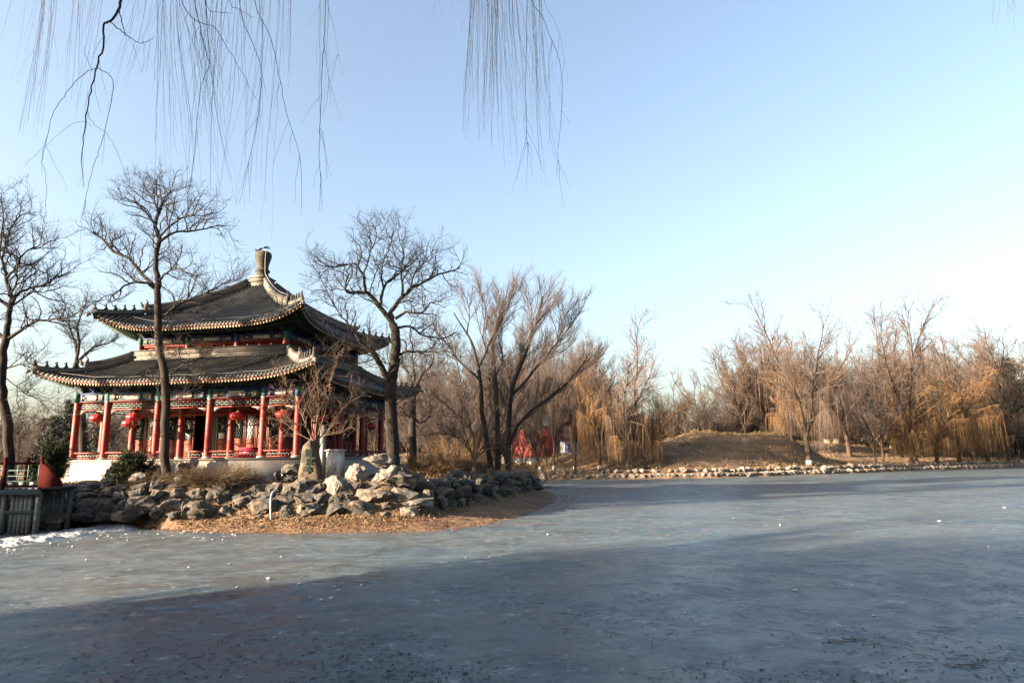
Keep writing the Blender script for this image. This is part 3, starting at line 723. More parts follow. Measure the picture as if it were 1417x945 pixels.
def place_tree(key, px, Y, top, name, label, group=None, rz=None, lean=(0, 0), wide=1.0, sink=0.0, cat='tree', bands=False, hpx=None):
    """stands at forward distance Y on the terrain, its crown reaching photo row `top`"""
    b = A(px, 640, Y); z = hz(b[0], b[1]) - sink
    tz = A(px, top, Y)[2]; s = (tz - z) / PH[key] / .97
    src, used = PROTO[key]
    if used:
        o = copy_tree(src)
    else:
        o = src; PROTO[key][1] = True
    o.name = name
    for k in ('label', 'group'):
        if k in o: del o[k]
    tag(o, label, cat, group)
    o.location = (float(b[0]), float(b[1]), z); s = float(s)
    o.scale = (s * wide, s * wide, s)
    o.rotation_euler = (lean[0], lean[1], RND.random() * 6.28 if rz is None else rz)
    if bands:
        mbb = MB(); mbb.lathe([(.375, .2), (.36, .45), (.345, .7), (.33, .72)], k=10)
        w_ = mbb.build('whitewash_band', M_WHITEWASH, o)
    return o

SH = 2.6
def shoreY(px, off=SH):
    lo = 60
    Y = np.linspace(60, 250, 400); X = (px - 708.5) / FPX * Y * .985
    d = sdist(X, Y, P_S); i = np.argmax(d > off); return float(Y[i])

FARG = 'bare trees on the far shore'
place_tree('wA', 1120, shoreY(1120), 449, 'willow_tree', 'tall bare willow with a white band on its trunk, beside the round-ended shore boulder', FARG, 1.0, wide=1.05, bands=True)
place_tree('wB', 1268, shoreY(1268), 443, 'willow_tree', 'tallest open-topped willow over the orange drooping twigs on the far shore', FARG, 2.4, wide=.9)
place_tree('lB', 1352, shoreY(1345, 9), 455, 'bare_tree', 'dense pinkish bare crown towering behind the golden willows at the right end', FARG, .4, wide=1.2)
place_tree('wG', 1297, shoreY(1297), 545, 'willow_tree', 'low golden weeping willow next to the tallest open-topped willow', FARG, .3, wide=1.25)
place_tree('wG', 1328, shoreY(1328), 520, 'willow_tree', 'golden weeping willow with long curtains in the middle of the golden row', FARG, 2.2, wide=1.2)
place_tree('wH', 1368, shoreY(1368), 548, 'willow_tree', 'leaning golden willow just before the forked dark trunks', FARG, 4.2, wide=1.3, lean=(0, -.12))
place_tree('wB', 1397, shoreY(1397), 480, 'willow_tree', 'dark forked willow nearest the edge of the frame on the far shore', FARG, 5.0, wide=.95, lean=(0, -.08))
place_tree('wG', 1262, shoreY(1262, 4), 540, 'willow_tree', 'orange weeping willow hanging over the trunk of the tallest willow', FARG, 3.6, wide=1.2)
place_tree('lA', 1177, shoreY(1177, 14), 482, 'bare_tree', 'bare tree on the slope between the two tallest far willows', FARG, 1.7)
place_tree('fC', 1213, shoreY(1213, 4), 545, 'bare_tree', 'thin leaning young tree left of the dark conifers on the far slope', FARG, .8)
place_tree('fC', 1223, shoreY(1223, 9), 530, 'bare_tree', 'thin dark tree right beside the leaning young tree on the far slope', FARG, 2.8)
place_tree('wG', 1098, shoreY(1098, 9), 520, 'willow_tree', 'golden willow half hidden behind the white-banded willow', FARG, 1.8, wide=1.1)
place_tree('wA', 871, shoreY(871), 480, 'willow_tree', 'twin-stemmed drooping willow left of the grass hill', FARG, 3.3, wide=1.05, bands=True)
place_tree('wG', 830, shoreY(830), 520, 'willow_tree', 'golden drooping willow second left of the grass hill, before the blue cabin side', FARG, .9, bands=True)
place_tree('wH', 893, shoreY(893, 4), 560, 'willow_tree', 'low golden willow trailing over the foot of the grass hill', FARG, 2.5, wide=1.2)
place_tree('wA', 795, shoreY(795), 510, 'willow_tree', 'slender curved willow in front of the blue and white cabin', FARG, 5.1, wide=.7, lean=(0, -.07), bands=True)
place_tree('fA', 766, shoreY(766), 505, 'bare_tree', 'tilted thin tree in front of the pink side wall', FARG, 2.1, wide=.6, lean=(0, -.09), bands=True)
place_tree('fA', 748, shoreY(742), 520, 'bare_tree', 'strongly tilted dark tree at the end of the shore stones by the island tip', FARG, .6, wide=.7, lean=(0, -.22))
place_tree('lB', 973, 122, 506, 'bare_tree', 'bare tree standing alone on the ridge of the grass hill', FARG, 1.1, wide=.9)
place_tree('fC', 956, 123, 565, 'bare_tree', 'small bare tree on the hill to one side of the lone ridge tree', FARG, 4.1, wide=.9)
place_tree('fC', 982, 121, 558, 'bare_tree', 'smaller bare tree close behind the lone ridge tree', FARG, 3.1)
place_tree('fA', 931, 128, 545, 'bare_tree', 'bare bushy tree at the saddle before the grass hill', FARG, 2.6, wide=1.1)
place_tree('fB', 1032, 124, 485, 'bare_tree', 'pinkish fan-shaped tree rising from the hilltop', FARG, 1.3, wide=1.2)
place_tree('fB', 1064, 128, 470, 'bare_tree', 'taller pinkish fan-shaped tree behind the hilltop', FARG, 3.0, wide=1.2)
place_tree('fB', 1090, 132, 478, 'bare_tree', 'pinkish tree between the hilltop and the white-banded willow', FARG, 5.2, wide=1.2)
place_tree('pB', 1210, 150, 545, 'pine_tree', 'dark conifer standing behind the thin trees of the far slope', FARG, cat='tree', wide=1.3)
place_tree('pA', 1243, 152, 530, 'pine_tree', 'broader dark conifer between the thin trees and the tallest willow', FARG, wide=1.0)
place_tree('pA', 1416, 150, 500, 'pine_tree', 'dark evergreen cut by the edge of the frame on the far shore', FARG, wide=1.1)
WOOD = 'trees of the wood behind the far shore'
rr = random.Random(5)
WL = {'fA': 'grey-brown bare tree in the wood behind the far shore', 'fB': 'pinkish bare tree in the wood behind the far shore', 'lA': 'crooked grey bare tree in the wood behind the far shore', 'lB': 'crooked tan bare tree in the wood behind the far shore', 'wB': 'tan drooping tree in the wood behind the far shore'}
for i in range(34):
    px = 1010 + 415 * (i + rr.random()) / 34; Y = 150 + 55 * rr.random()
    key = rr.choice(['fA', 'fB', 'fB', 'lB', 'wB', 'fA'])
    top = 500 + 34 * rr.random() - (12 if px > 1180 else 0)
    place_tree(key, px, Y, top, 'bare_tree', WL[key], WOOD, wide=1.15)
for i in range(8):
    px = 1150 + 265 * (i + rr.random()) / 8
    place_tree('fC', px, 138 + 10 * rr.random(), 565 + 20 * rr.random(), 'bare_tree', 'low bushy bare tree on the crest of the far slope', WOOD, wide=1.4)
for i in range(46):
    px = 1000 + 430 * (i + rr.random()) / 46
    place_tree(rr.choice(['tA', 'tB', 'tB']), px, 150 + 45 * rr.random(), 560 + 26 * rr.random(), 'bare_tree', 'low many-stemmed bare tree filling the foot of the wood behind the far shore', 'understorey of the wood behind the far shore', wide=1.5)
for i in range(26):
    px = 730 + 280 * (i + rr.random()) / 26
    place_tree(rr.choice(['tA', 'tB']), px, 140 + 50 * rr.random(), 575 + 22 * rr.random(), 'bare_tree', 'low many-stemmed bare tree filling the foot of the wood behind the grass hill', 'understorey of the wood behind the grass hill', wide=1.5)
for px, Y, top, key in [(708, 104, 545, 'lA'), (722, 97, 560, 'fC'), (735, 106, 530, 'fA'), (756, 104, 540, 'lA'), (700, 99, 565, 'fC'), (772, 106, 550, 'fC'), (745, 100, 575, 'fC')]:
    place_tree(key, px, Y, top, 'bare_tree', 'thin bare tree standing before the red building', 'bare trees before the red building', wide=.8)
LW = 'trees of the wood behind the island'
for i in range(20):
    px = 552 + 285 * (i + rr.random()) / 20; Y = (84 + 60 * rr.random()) if px < 640 else 124 + 30 * rr.random()
    key = rr.choice(['fA', 'fA', 'lA', 'fB', 'fA'])
    place_tree(key, px, Y, 478 + 62 * rr.random() + (20 if px < 640 else 0), 'bare_tree', WL[key].replace('far shore', 'island'), LW, wide=1.1)
for i in range(12):
    px = 560 + 125 * (i + rr.random()) / 12
    place_tree('fC', px, 70 + 14 * rr.random(), 560 + 22 * rr.random(), 'bare_tree', 'low twiggy tree in the thicket behind the island', LW, wide=1.2)
for i in range(10):
    px = 820 + 200 * (i + rr.random()) / 10
    key = rr.choice(['fB', 'fA', 'wB'])
    place_tree(key, px, 150 + 50 * rr.random(), 552 + 28 * rr.random(), 'bare_tree', WL[key].replace('far shore', 'grass hill'), 'trees of the wood behind the grass hill', wide=1.1)
for i in range(24):
    px = 470 + 360 * (i + rr.random()) / 24
    place_tree(rr.choice(['tA', 'tA', 'tB']), px, (92 + 40 * rr.random()) if px < 630 else 126 + 24 * rr.random(), 540 + 40 * rr.random(), 'bare_tree', 'low many-stemmed bare tree in the thicket behind the island', LW, wide=1.3)
for i in range(16):
    px = -40 + 270 * (i + rr.random()) / 16
    place_tree(rr.choice(['tA', 'tA', 'tB']), px, 115 + 40 * rr.random(), 580 + 26 * rr.random(), 'bare_tree', 'low many-stemmed bare tree far behind the pavilion', 'understorey far behind the pavilion', wide=1.3)
BK = 'hazy trees far behind the pavilion'
for px, Y, top, key in [(88, 100, 556, 'pA'), (70, 96, 578, 'pA'), (104, 110, 568, 'pB'), (40, 120, 590, 'fA'), (12, 112, 570, 'fA'), (56, 125, 580, 'pB'), (150, 105, 560, 'fA'), (180, 112, 566, 'lA'), (205, 100, 575, 'fA'), (-10, 105, 560, 'lA'), (25, 95, 600, 'fC'), (130, 95, 590, 'pB'), (165, 92, 600, 'fC'), (500, 84, 560, 'fB'), (520, 90, 548, 'fA'), (480, 95, 560, 'fA'), (545, 88, 540, 'fB')]:
    kind = {'pA': 'broad dark evergreen far behind the pavilion', 'pB': 'narrow dark evergreen far behind the pavilion', 'fA': 'grey bare tree far behind the pavilion', 'fB': 'tan bare tree far behind the pavilion', 'lA': 'crooked bare tree far behind the pavilion', 'fC': 'low bare tree far behind the pavilion'}[key]
    place_tree(key, px, Y, top, 'pine_tree' if key[0] == 'p' else 'bare_tree', kind, BK, wide=1.1)

for _k in [k_ for k_, v_ in PROTO.items() if not v_[1]]:
    if _k in ('fC', 'fA', 'fB', 'lA', 'lB', 'pA'): continue
    for _c in list(PROTO[_k][0].children): bpy.data.objects.remove(_c)
    bpy.data.objects.remove(PROTO.pop(_k)[0])
# ---- shade trees on the near bank, beside and behind the photographer
def near_pine(x, y, h, label):
    src, used = PROTO['pA']; o = copy_tree(src); o.name = 'pine_tree'
    for k in ('label', 'group'):
        if k in o: del o[k]
    tag(o, label, 'tree', 'evergreens on the near bank'); z = hz(x, y); s = h / 14
    o.location = (x, y, z); o.scale = (s * 1.15, s * 1.15, s); o.rotation_euler = (0, 0, RND.random() * 6)

# ------------------------------------------------------------------ rocks
def rock_mesh(w, d, h, seed, material, blocky=.6, rough=.075, cuts=3):
    r = random.Random(seed); bm = bmesh.new()
    for _ in range(20):
        v = Vector((r.gauss(0, 1), r.gauss(0, 1), r.gauss(0, 1))).normalized()
        m = max(abs(v.x), abs(v.y), abs(v.z)); v = v.lerp(v / m, blocky) * (.86 + .2 * r.random())
        bm.verts.new(v)
    res = bmesh.ops.convex_hull(bm, input=bm.verts)
    bmesh.ops.delete(bm, geom=[g for g in res['geom_interior'] if isinstance(g, bmesh.types.BMVert)], context='VERTS')
    bmesh.ops.subdivide_edges(bm, edges=bm.edges[:], cuts=cuts, use_grid_fill=True)
    off = Vector((r.random() * 50, r.random() * 50, r.random() * 50))
    bm.normal_update()
    for v in bm.verts:
        n = mnoise.fractal(v.co * 1.6 + off, 1.0, 2.0, 4) * rough * 2.4 + mnoise.noise(v.co * 4.5 + off) * rough
        n += (.5 - abs(mnoise.noise(v.co * 2.7 + off * 2))) * rough * .9 - (rough * 1.6 if mnoise.noise(v.co * 2.2 + off * 3) > .38 else 0)
        strata = (abs(((v.co.z * 3.1 + off.x + v.co.x * .6) % 1) - .5) - .25) * rough * 1.3
        v.co += v.normal * (n + strata * (1 - abs(v.normal.z)))
    bm.verts.index_update()
    C = np.array([v.co for v in bm.verts]); lo, hi = C.min(0), C.max(0)
    dim = np.array((w, d, h))
    for v, c in zip(bm.verts, (C - (lo + hi) / 2) / (hi - lo) * dim): v.co = c
    me = bpy.data.meshes.new('rock'); bm.to_mesh(me); bm.free(); me.materials.append(material)
    return me
bx_world = np.array([G(x, y, .5)[:2] for x, y in B_PX]); bx_px = np.array([x for x, _ in B_PX])
tx_world = np.array(T_ISL[5:5 + len(B_PX)])
def rock_depth(px, yb):
    yB = np.interp(px, bx_px, [y for _, y in B_PX]); YB = float(np.interp(px, bx_px, bx_world[:, 1]))
    span = max(12.0, 0.055 ** -1 * 0 + (yB - (634.5 - .012 * (px - 450) + 1.25 * 940 / (YB + 2.2))))
    t = min(max((yB - yb) / span, -.15), 1.25)
    return YB + .1 + 2.1 * t
ROCKG = {'mid': ('sunlit grey rock in the stacked rockery before the pavilion', 'sunlit rocks of the rockery'),
         'tip': ('shaded blue-grey rock in the stacked edging of the island tip', 'shaded rocks along the island tip'),
         'dark': ('dark shaded rock in the stack between the bridge and the sunlit rockery', 'dark rocks beside the bridge')}
def rock(x0, y0, x1, y1, zone='mid', label=None, pale=False, turn=None, depth=None, blocky=.62, dd=.85, rough=.075, Y=None):
    s = int(x0 * 31 + y0 * 17); r = random.Random(s)
    Yd = Y or rock_depth((x0 + x1) / 2, y1)
    if zone == 'tip' and Y is None: pass
    c = A((x0 + x1) / 2, (y0 + y1) / 2, Yd); w = (x1 - x0) * M(Yd); h = (y1 - y0) * M(Yd)
    d = max(w * dd, h * .9, .5) if depth is None else depth
    tn = r.uniform(-.35, .35) if turn is None else turn
    k = abs(math.cos(tn)) + abs(math.sin(tn)) * d / w
    me = rock_mesh(w / k * 1.06, d, h * 1.12, s, M_ROCKPALE if pale else M_ROCK, blocky, rough)
    o = link('rock', me, None, (c[0], c[1] + d * .32, c[2] - h * .03)); o.rotation_euler = (r.uniform(-.05, .05), r.uniform(-.08, .08), tn)
    lb, g = ROCKG[zone]
    tag(o, label or lb, 'rock', g)
    return o
MID = [
 (176, 654, 202, 669, dict(pale=1, label='pale flat-topped rock below the juniper bush, under the crooked tree')), (176, 667, 207, 681), (168, 676, 197, 690), (221, 667, 253, 678),
 (237, 657, 255, 670, dict(pale=1, label='small pale squarish rock just right of the crooked trunk')), (250, 667, 260, 679), (203, 678, 228, 694), (225, 676, 259, 694), (256, 676, 281, 694, dict(label='pitted pale rock under the dry thicket beside the sloping slab')),
 (279, 671, 314, 696, dict(label='smooth brown sloping slab in the upper row of the rockery', dd=.6)), (290, 679, 322, 698), (170, 687, 212, 708), (209, 691, 248, 708), (243, 692, 264, 712),
 (246, 694, 294, 721, dict(label='large dark overhanging block at the foot of the rockery under the dry thicket', blocky=.8)),
 (335, 665, 366, 674), (339, 670, 367, 685), (362, 668, 393, 681), (386, 667, 426, 687), (404, 661, 437, 674), (318, 679, 351, 694), (318, 687, 353, 706, dict(blocky=.8)),
 (342, 690, 382, 714, dict(label='large rounded pitted rock beside the bent pale pipe')), (349, 680, 378, 692), (380, 684, 408, 700), (405, 682, 438, 700, dict(blocky=.8)), (383, 699, 405, 709), (382, 706, 406, 719),
 (405, 697, 444, 716, dict(label='broad striated rock at the rockery foot below the inscribed stone')),
 (443, 658, 483, 686, dict(pale=1, label='big rounded pale rock directly under the white metal cabinet')), (427, 682, 458, 701), (454, 683, 475, 701), (440, 696, 481, 716), (346, 713, 366, 721, dict(label='thin flat slab lying on the leaf-strewn beach')),
 (499, 627, 547, 646, dict(pale=1, label='topmost pale boulder of the tall stack right of the white cabinet', turn=-.5, blocky=.75, Y=36.6)),
 (473, 642, 514, 669, dict(pale=1, label='squared pale boulder right beside the white metal cabinet', turn=-.5, blocky=.9, Y=36.0)),
 (512, 644, 548, 671, dict(pale=1, label='squared boulder under the topmost boulder of the tall stack', turn=-.5, blocky=.9, Y=35.9)),
 (541, 643, 566, 660, dict(Y=37.2)), (563, 652, 589, 672, dict(Y=36.8)), (521, 657, 576, 680, dict(label='long wedge-shaped rock halfway up the tall stack', Y=35.2)), (481, 667, 504, 682), (503, 667, 532, 682),
 (485, 678, 543, 702, dict(label='wide angular rock in the middle of the rockery with a lit pointed face', blocky=.75)), (539, 675, 579, 695), (470, 684, 490, 700), (469, 694, 527, 716), (525, 695, 552, 711),
 (554, 690, 598, 706, dict(pale=1, label='long pale slab jutting out at the end of the sunlit rockery')), (553, 702, 579, 721, dict(pale=1, label='lowest pale block on the beach at the end of the sunlit rockery')), (524, 709, 538, 719),
 (300, 700, 322, 716), (415, 672, 445, 686), (228, 708, 246, 720), (395, 672, 412, 690), (460, 672, 486, 686), (295, 664, 335, 676), (366, 690, 384, 704), (434, 668, 450, 682), (205, 664, 224, 680),
]
UP = [
 (258, 632, 274, 647, dict(pale=1, label='round pale boulder by the entrance gap of the railing', blocky=.1, Y=37.6)), (238, 640, 260, 658, dict(label='grey rock beside the round pale boulder at the entrance', Y=37.4)),
 (139, 647, 167, 664, dict(label='dark rounded boulder against the white plinth beside the juniper', blocky=.2, Y=38.0)),
 (387, 642, 415, 656, dict(label='flat capping stone stacked beside the inscribed stone', Y=36.9)), (389, 653, 414, 667, dict(label='supporting stone under the flat capping stone', Y=36.9)), (377, 651, 388, 667, dict(label='small upright stone against the plinth left of the stacked pair', Y=36.9)),
]
TIP = [(600, 661, 625, 678), (600, 675, 630, 705), (626, 672, 653, 698), (648, 670, 668, 684), (621, 649, 645, 660), (628, 653, 649, 669), (648, 651, 658, 674), (672, 648, 685, 661), (681, 651, 704, 664), (666, 657, 681, 668), (667, 665, 693, 676),
 (687, 661, 711, 674), (699, 652, 732, 669), (704, 650, 732, 660), (661, 669, 685, 684), (683, 672, 713, 689), (710, 665, 730, 682), (728, 662, 749, 677), (726, 671, 739, 680), (740, 671, 753, 679), (650, 683, 668, 697), (627, 690, 645, 706), (598, 685, 621, 709), (673, 684, 688, 692), (630, 662, 650, 676), (586, 664, 604, 684), (580, 678, 602, 700), (612, 655, 628, 668), (655, 662, 670, 674), (690, 684, 706, 691), (715, 676, 730, 684)]
DRK = [(66, 670, 97, 691), (93, 665, 137, 678, dict(label='broad shaded slab topping the dark rocks beside the red bridge panel')), (134, 661, 156, 674), (99, 680, 132, 692), (43, 687, 91, 701), (32, 698, 78, 714), (79, 694, 104, 713), (101, 690, 134, 706), (129, 690, 154, 713), (150, 707, 186, 722), (8, 713, 57, 729),
 (54, 708, 97, 724), (94, 709, 129, 723), (126, 708, 154, 721), (158, 688, 180, 710), (134, 672, 169, 692), (100, 702, 130, 714), (70, 684, 100, 698), (30, 712, 62, 724), (150, 680, 172, 696), (-20, 712, 12, 730), (-60, 712, -18, 732), (-40, 700, 0, 718), (20, 690, 50, 706)]
for L_, zone in ((MID, 'mid'), (UP, 'mid'), (TIP, 'tip'), (DRK, 'dark')):
    for t in L_: rock(*t[:4], zone=zone, **(t[4] if len(t) > 4 else {}))

fr_ = random.Random(77)
for row, (ta, hh) in enumerate(((.12, 15), (.45, 13), (.78, 12))):
    px = 20 + row * 9
    while px < 742:
        if row == 2 and 182 < px < 352: px += 20; continue
        w = 22 + 14 * fr_.random(); YB = float(np.interp(px, bx_px, bx_world[:, 1])); yB = float(np.interp(px, bx_px, [y for _, y in B_PX]))
        Yt = YB + 2.1 * ta + .35; yc = (634.5 - .012 * (px - 450)) + (EYE - (.5 + 1.55 * ta)) * 940 / Yt; k = 34 / YB
        rock(px - w * k / 2, yc - hh * k * .75, px + w * k / 2, yc + hh * k * .35, 'dark' if px < 170 else 'tip' if px > 590 else 'mid', Y=Yt, rough=.07)
        px += w * k * .82

# far shore stone edging
protos = [rock_mesh(1.0, .9, .85, 900 + k, M_ROCKSHORE, .45, .07) for k in range(12)]
line = np.array(FAR); sl = np.concatenate(([0], np.cumsum(np.linalg.norm(np.diff(line, axis=0), axis=1))))
rs = np.random.RandomState(9)
def shore_stone(t, inn, size, zoff, first=None):
    x, y = np.interp(t, sl, line[:, 0]), np.interp(t, sl, line[:, 1])
    x2, y2 = np.interp(t + .5, sl, line[:, 0]), np.interp(t + .5, sl, line[:, 1]); T = np.array((x2 - x, y2 - y)); T /= np.linalg.norm(T)
    x -= T[1] * inn; y += T[0] * inn
    o = link('shore_boulder', protos[rs.randint(12)], None, (x, y, zoff))
    o.scale = (size * rs.uniform(.8, 1.5), size * rs.uniform(.8, 1.1), size * rs.uniform(.7, 1.15)); o.rotation_euler = (rs.uniform(-.3, .3), rs.uniform(-.3, .3), rs.rand() * 6.28)
    return tag(o, 'weathered pale boulder in the stone edging along the far shore', 'boulder', 'boulders of the far shore edging')
t = -3.0
while t < 140:
    s_ = rs.uniform(.75, 1.25); shore_stone(max(t, 0), .7 + rs.uniform(-.15, .25), s_, .32); t += s_ * .92
t = -2.6
while t < 140:
    s_ = rs.uniform(.6, 1.15)
    if rs.rand() < .82: shore_stone(max(t, 0), 1.5 + rs.uniform(-.25, .3), s_, .95 + rs.uniform(-.1, .12))
    t += s_ * 1.2
_b = A(1141, 648, shoreY(1141, .5)); mb = MB()
mb.cyl((_b[0] - .1, _b[1] - .25, .78), (_b[0] + .25, _b[1] + .6, .74), .62, 16)
mb.cyl((_b[0] - .14, _b[1] - .35, .78), (_b[0] - .1, _b[1] - .2, .78), .36, 14)
tag(mb.build('stone_drum', M_ROCKPALE), 'round drum-shaped pale stone in the edging by the white-banded willow', 'stone')

# ------------------------------------------------------------------ shrubs
def juniper(px0, px1, ytop, Y, label, seed, name='juniper_bush', ybase=662):
    rs = np.random.RandomState(seed); T = Tree(seed)
    c = A((px0 + px1) / 2, ybase, Y); z = hz(c[0], c[1]); W = (px1 - px0) * M(Y) / 2; H = A((px0 + px1) / 2, ytop, Y)[2] - z
    root = thing(name, label, 'bush', (c[0], c[1], z)); pts = []
    for b in range(64):
        a = rs.rand() * 2 * PI; el = .12 + 1.35 * rs.rand() ** .8
        L = (1 / math.sqrt((math.cos(el) / W) ** 2 + (math.sin(el) / H) ** 2)) * (.62 + .42 * rs.rand())
        P, R = T.seg((rs.randn() * .12, rs.randn() * .12, 0), (math.cos(a) * math.cos(el), math.sin(a) * math.cos(el) * .9, math.sin(el)), L, 7, .03, .008, .12, np.array((0, 0, .06)))
        T.put('branch', P, R, 4)
        for q in np.linspace(.4, 1, 6):
            i = q * 6; j = min(int(i), 5); pts.append(P[j] * (1 - i + j) + P[j + 1] * (i - j))
    T.build(root, {'branch': M_BARKBROWN}, names=('branch',))
    mb = MB(); blades(rs, np.array(pts), 60, .13, .10, mb); mb.build('foliage', M_NEEDLE, root)
def dry_shrub(px0, px1, ytop, Y, label, seed, n=420, m=None, name='dry_shrub', droop=.16, r=.007):
    rs = np.random.RandomState(seed); T = Tree(seed)
    c = A((px0 + px1) / 2, 660, Y); z = hz(c[0], c[1]); W = (px1 - px0) * M(Y) / 2; H = A((px0 + px1) / 2, ytop, Y)[2] - z
    o = None
    for k in range(n):
        a = rs.rand() * 2 * PI; q = math.sqrt(rs.rand()); x, y = math.cos(a) * q * W * .75, math.sin(a) * q * min(W, 1.3) * .8
        th = .15 + .6 * q + .3 * rs.rand(); b = a + rs.randn() * .5
        L = H * (1.0 + .45 * rs.rand()) * (1.05 - .3 * q)
        P, R = T.seg((x, y, -.1), (math.sin(th) * math.cos(b), math.sin(th) * math.sin(b), math.cos(th)), L, 8, r * 1.2, r * .5, .10, np.array((0, 0, -droop * (.4 + rs.rand()))))
        T.put('s', P, R, 3)
        for _ in range(3):
            i = rs.randint(2, 7); d = rs.randn(3); d[2] = abs(d[2]) * .6
            Q, S = T.seg(P[i], d + (P[i] - P[i - 1]) * 8, L * .3, 4, r * .7, r * .4, .12, np.array((0, 0, -droop * .4))); T.put('s', Q, S, 3)
    mb = MB()
    for (pt, k, nn), L in T.items.items(): mb.tubes(np.stack([p for p, _ in L]), np.stack([q for _, q in L]), k)
    o = mb.build(name, m or M_DRYSTEM, None, (c[0], c[1], z)); return tag(o, label, 'shrub')
juniper(147, 214, 622, 37.3, 'dark green juniper bush in front of the plinth beside the crooked trunk', 3, ybase=658)
juniper(36, 92, 608, 37.2, 'dark green juniper bush behind the red bridge end panel', 4, ybase=655)
dry_shrub(242, 356, 638, 35.5, 'wide thicket of brown arching stems hiding the foot of the plinth', 5, 1000, r=.009)
dry_shrub(188, 236, 646, 35.6, 'low clump of brown stems at the foot of the crooked tree', 6, 300, r=.009)
dry_shrub(228, 262, 644, 36.4, 'small brown thicket beside the grey entrance rocks', 16, 120)
dry_shrub(556, 632, 628, 44.0, 'golden-brown dry shrub beyond the tall boulder stack', 7, 620, M_DRYGOLD, r=.009)
dry_shrub(622, 680, 634, 52, 'dark dry shrub in the shade behind the short pale trunk', 8, 420, r=.009)
dry_shrub(560, 600, 618, 58, 'dull brown dry shrub under the gnarled tree behind the golden shrub', 9, 240, r=.010)
dry_shrub(600, 660, 606, 66, 'tall tangled dry shrub on the bank behind the island', 12, 300, M_DRYGOLD, droop=.08, r=.012)
dry_shrub(726, 748, 628, 70, 'straggling dry shrub past the many-stemmed tree', 13, 110, r=.012)
dry_shrub(690, 730, 632, 58, 'dry shrub between the dark stems and the rocks of the tip', 14, 160, r=.011)

# ------------------------------------------------------------------ inscribed stone, cabinet, post, lamp, pipe
def stele():
    Y = 36.0; c = A(430, 668, Y); z = hz(c[0], c[1]) - .15
    root = thing('inscribed_stone', 'upright brown standing stone with three green carved characters', 'standing stone', (c[0], c[1], z))
    out = [(413, 672), (413, 656), (416.5, 640), (418, 625), (419.5, 618), (424, 612), (429.5, 608), (433, 612), (436, 622), (439, 632), (441, 644), (443.5, 658), (445, 666), (443, 673)]
    P = np.array([A(x, y, Y) for x, y in out]) - np.array((c[0], c[1], z))
    P = smooth_path(np.concatenate((P, P[:1])), 57, np.random.RandomState(1))[:-1]
    ctr = P.mean(0); rings = []
    rs_ = random.Random(3)
    for yy, k in [(-.21, .0), (-.22, .3), (-.215, .6), (-.19, .84), (-.12, .97), (.05, 1.0), (.17, .95), (.24, .8), (.26, .45), (.25, .0)]:
        R = ctr + (P - ctr) * max(k, .001); R[:, 1] = yy
        for i, v in enumerate(R):
            f = mnoise.fractal(Vector(v) * 2.4 + Vector((4, yy, 2)), 1, 2, 4)
            R[i, 1] += f * .05 * (1 if 0 < k < 1 else .3); R[i] += (v - ctr) * f * .05 * (k > .5)
        rings.append(R)
    mb = MB(); V = np.stack(rings); V = np.concatenate((V, V[:, :1]), 1); mb.grid(V)
    mb.build('slab', M_STELE, root)
    for ch, px, py, sz in (('\u9451', 427.0, 627.2, .43), ('\u78a7', 427.4, 639.2, .38), ('\u4ead', 427.2, 650.6, .38)):
        cu = bpy.data.curves.new('inscription', 'FONT'); cu.body = ch; cu.size = sz * 1.08; cu.align_x = 'CENTER'; cu.align_y = 'CENTER'; cu.extrude = .02
        tmp = bpy.data.objects.new('tmp', cu); COL.objects.link(tmp)
        bpy.context.view_layer.update()
        me = bpy.data.meshes.new_from_object(tmp.evaluated_get(bpy.context.evaluated_depsgraph_get()))
        bpy.data.objects.remove(tmp)
        me.materials.clear(); me.materials.append(M_INK)
        q = A(px, py, Y - .24) - np.array((c[0], c[1], z))
        o = link('inscription', me, root, (q[0], -.262, q[2])); o.rotation_euler = (PI / 2, 0, 0)
stele()

def cabinet():
    Y = 36.9; c = A(463, 662, Y); z = A(463, 660, Y)[2] - .25; t = thing('metal_cabinet', 'white metal electrical cabinet with a flat lid beside the inscribed stone', 'cabinet', (c[0], c[1], z), -.32)
    H = A(463, 624, Y)[2] - z
    mb = MB(); mb.box((0, 0, H / 2), (.78, .62, H)); mb.build('body', M_WHITEMETAL, t)
    mb = MB(); mb.box((0, 0, H + .03), (.94, .76, .06)); mb.box((0, 0, H + .075), (.80, .62, .03)); mb.build('lid', M_WHITEMETAL, t)
    mb = MB(); mb.box((0, -.318, H / 2 + .02), (.66, .012, H - .22)); d = mb.build('door', M_WHITEMETAL, t)
    mb = MB(); mb.box((.27, -.335, H * .42), (.035, .03, .16)); mb.build('handle', M_RUST, d)
    mb = MB()
    for k in range(7): mb.box((-.27 + .09 * k + .01 * (k % 2), -.3262, .12 + .012 * (k % 3)), (.075, .003, .03 + .015 * (k % 2)))
    mb.build('rust_edge', M_RUST, t)
cabinet()
_c = A(445, 662, 37.6); _z = hz(_c[0], _c[1]); _h = A(445, 589, 37.6)[2] - _z
t = thing('service_post', 'grey square metal post between the inscribed stone and the white cabinet', 'post', (_c[0], _c[1], _z - .1), -.3)
mb = MB(); mb.box((0, 0, (_h + .1) / 2), (.26, .22, _h + .1)); mb.build('shaft', M_GREYMETAL, t)
mb = MB(); mb.box((0, 0, _h + .12), (.30, .26, .05)); mb.build('cap', M_GREYMETAL, t)
_c = A(392, 667, 35.9); _z = hz(_c[0], _c[1])
t = thing('floodlight', 'small black floodlight on the rockery edge below the inscribed stone', 'lamp', (_c[0], _c[1], _z - .05), .2)
_h = A(392, 660, 35.9)[2] - _z + .02
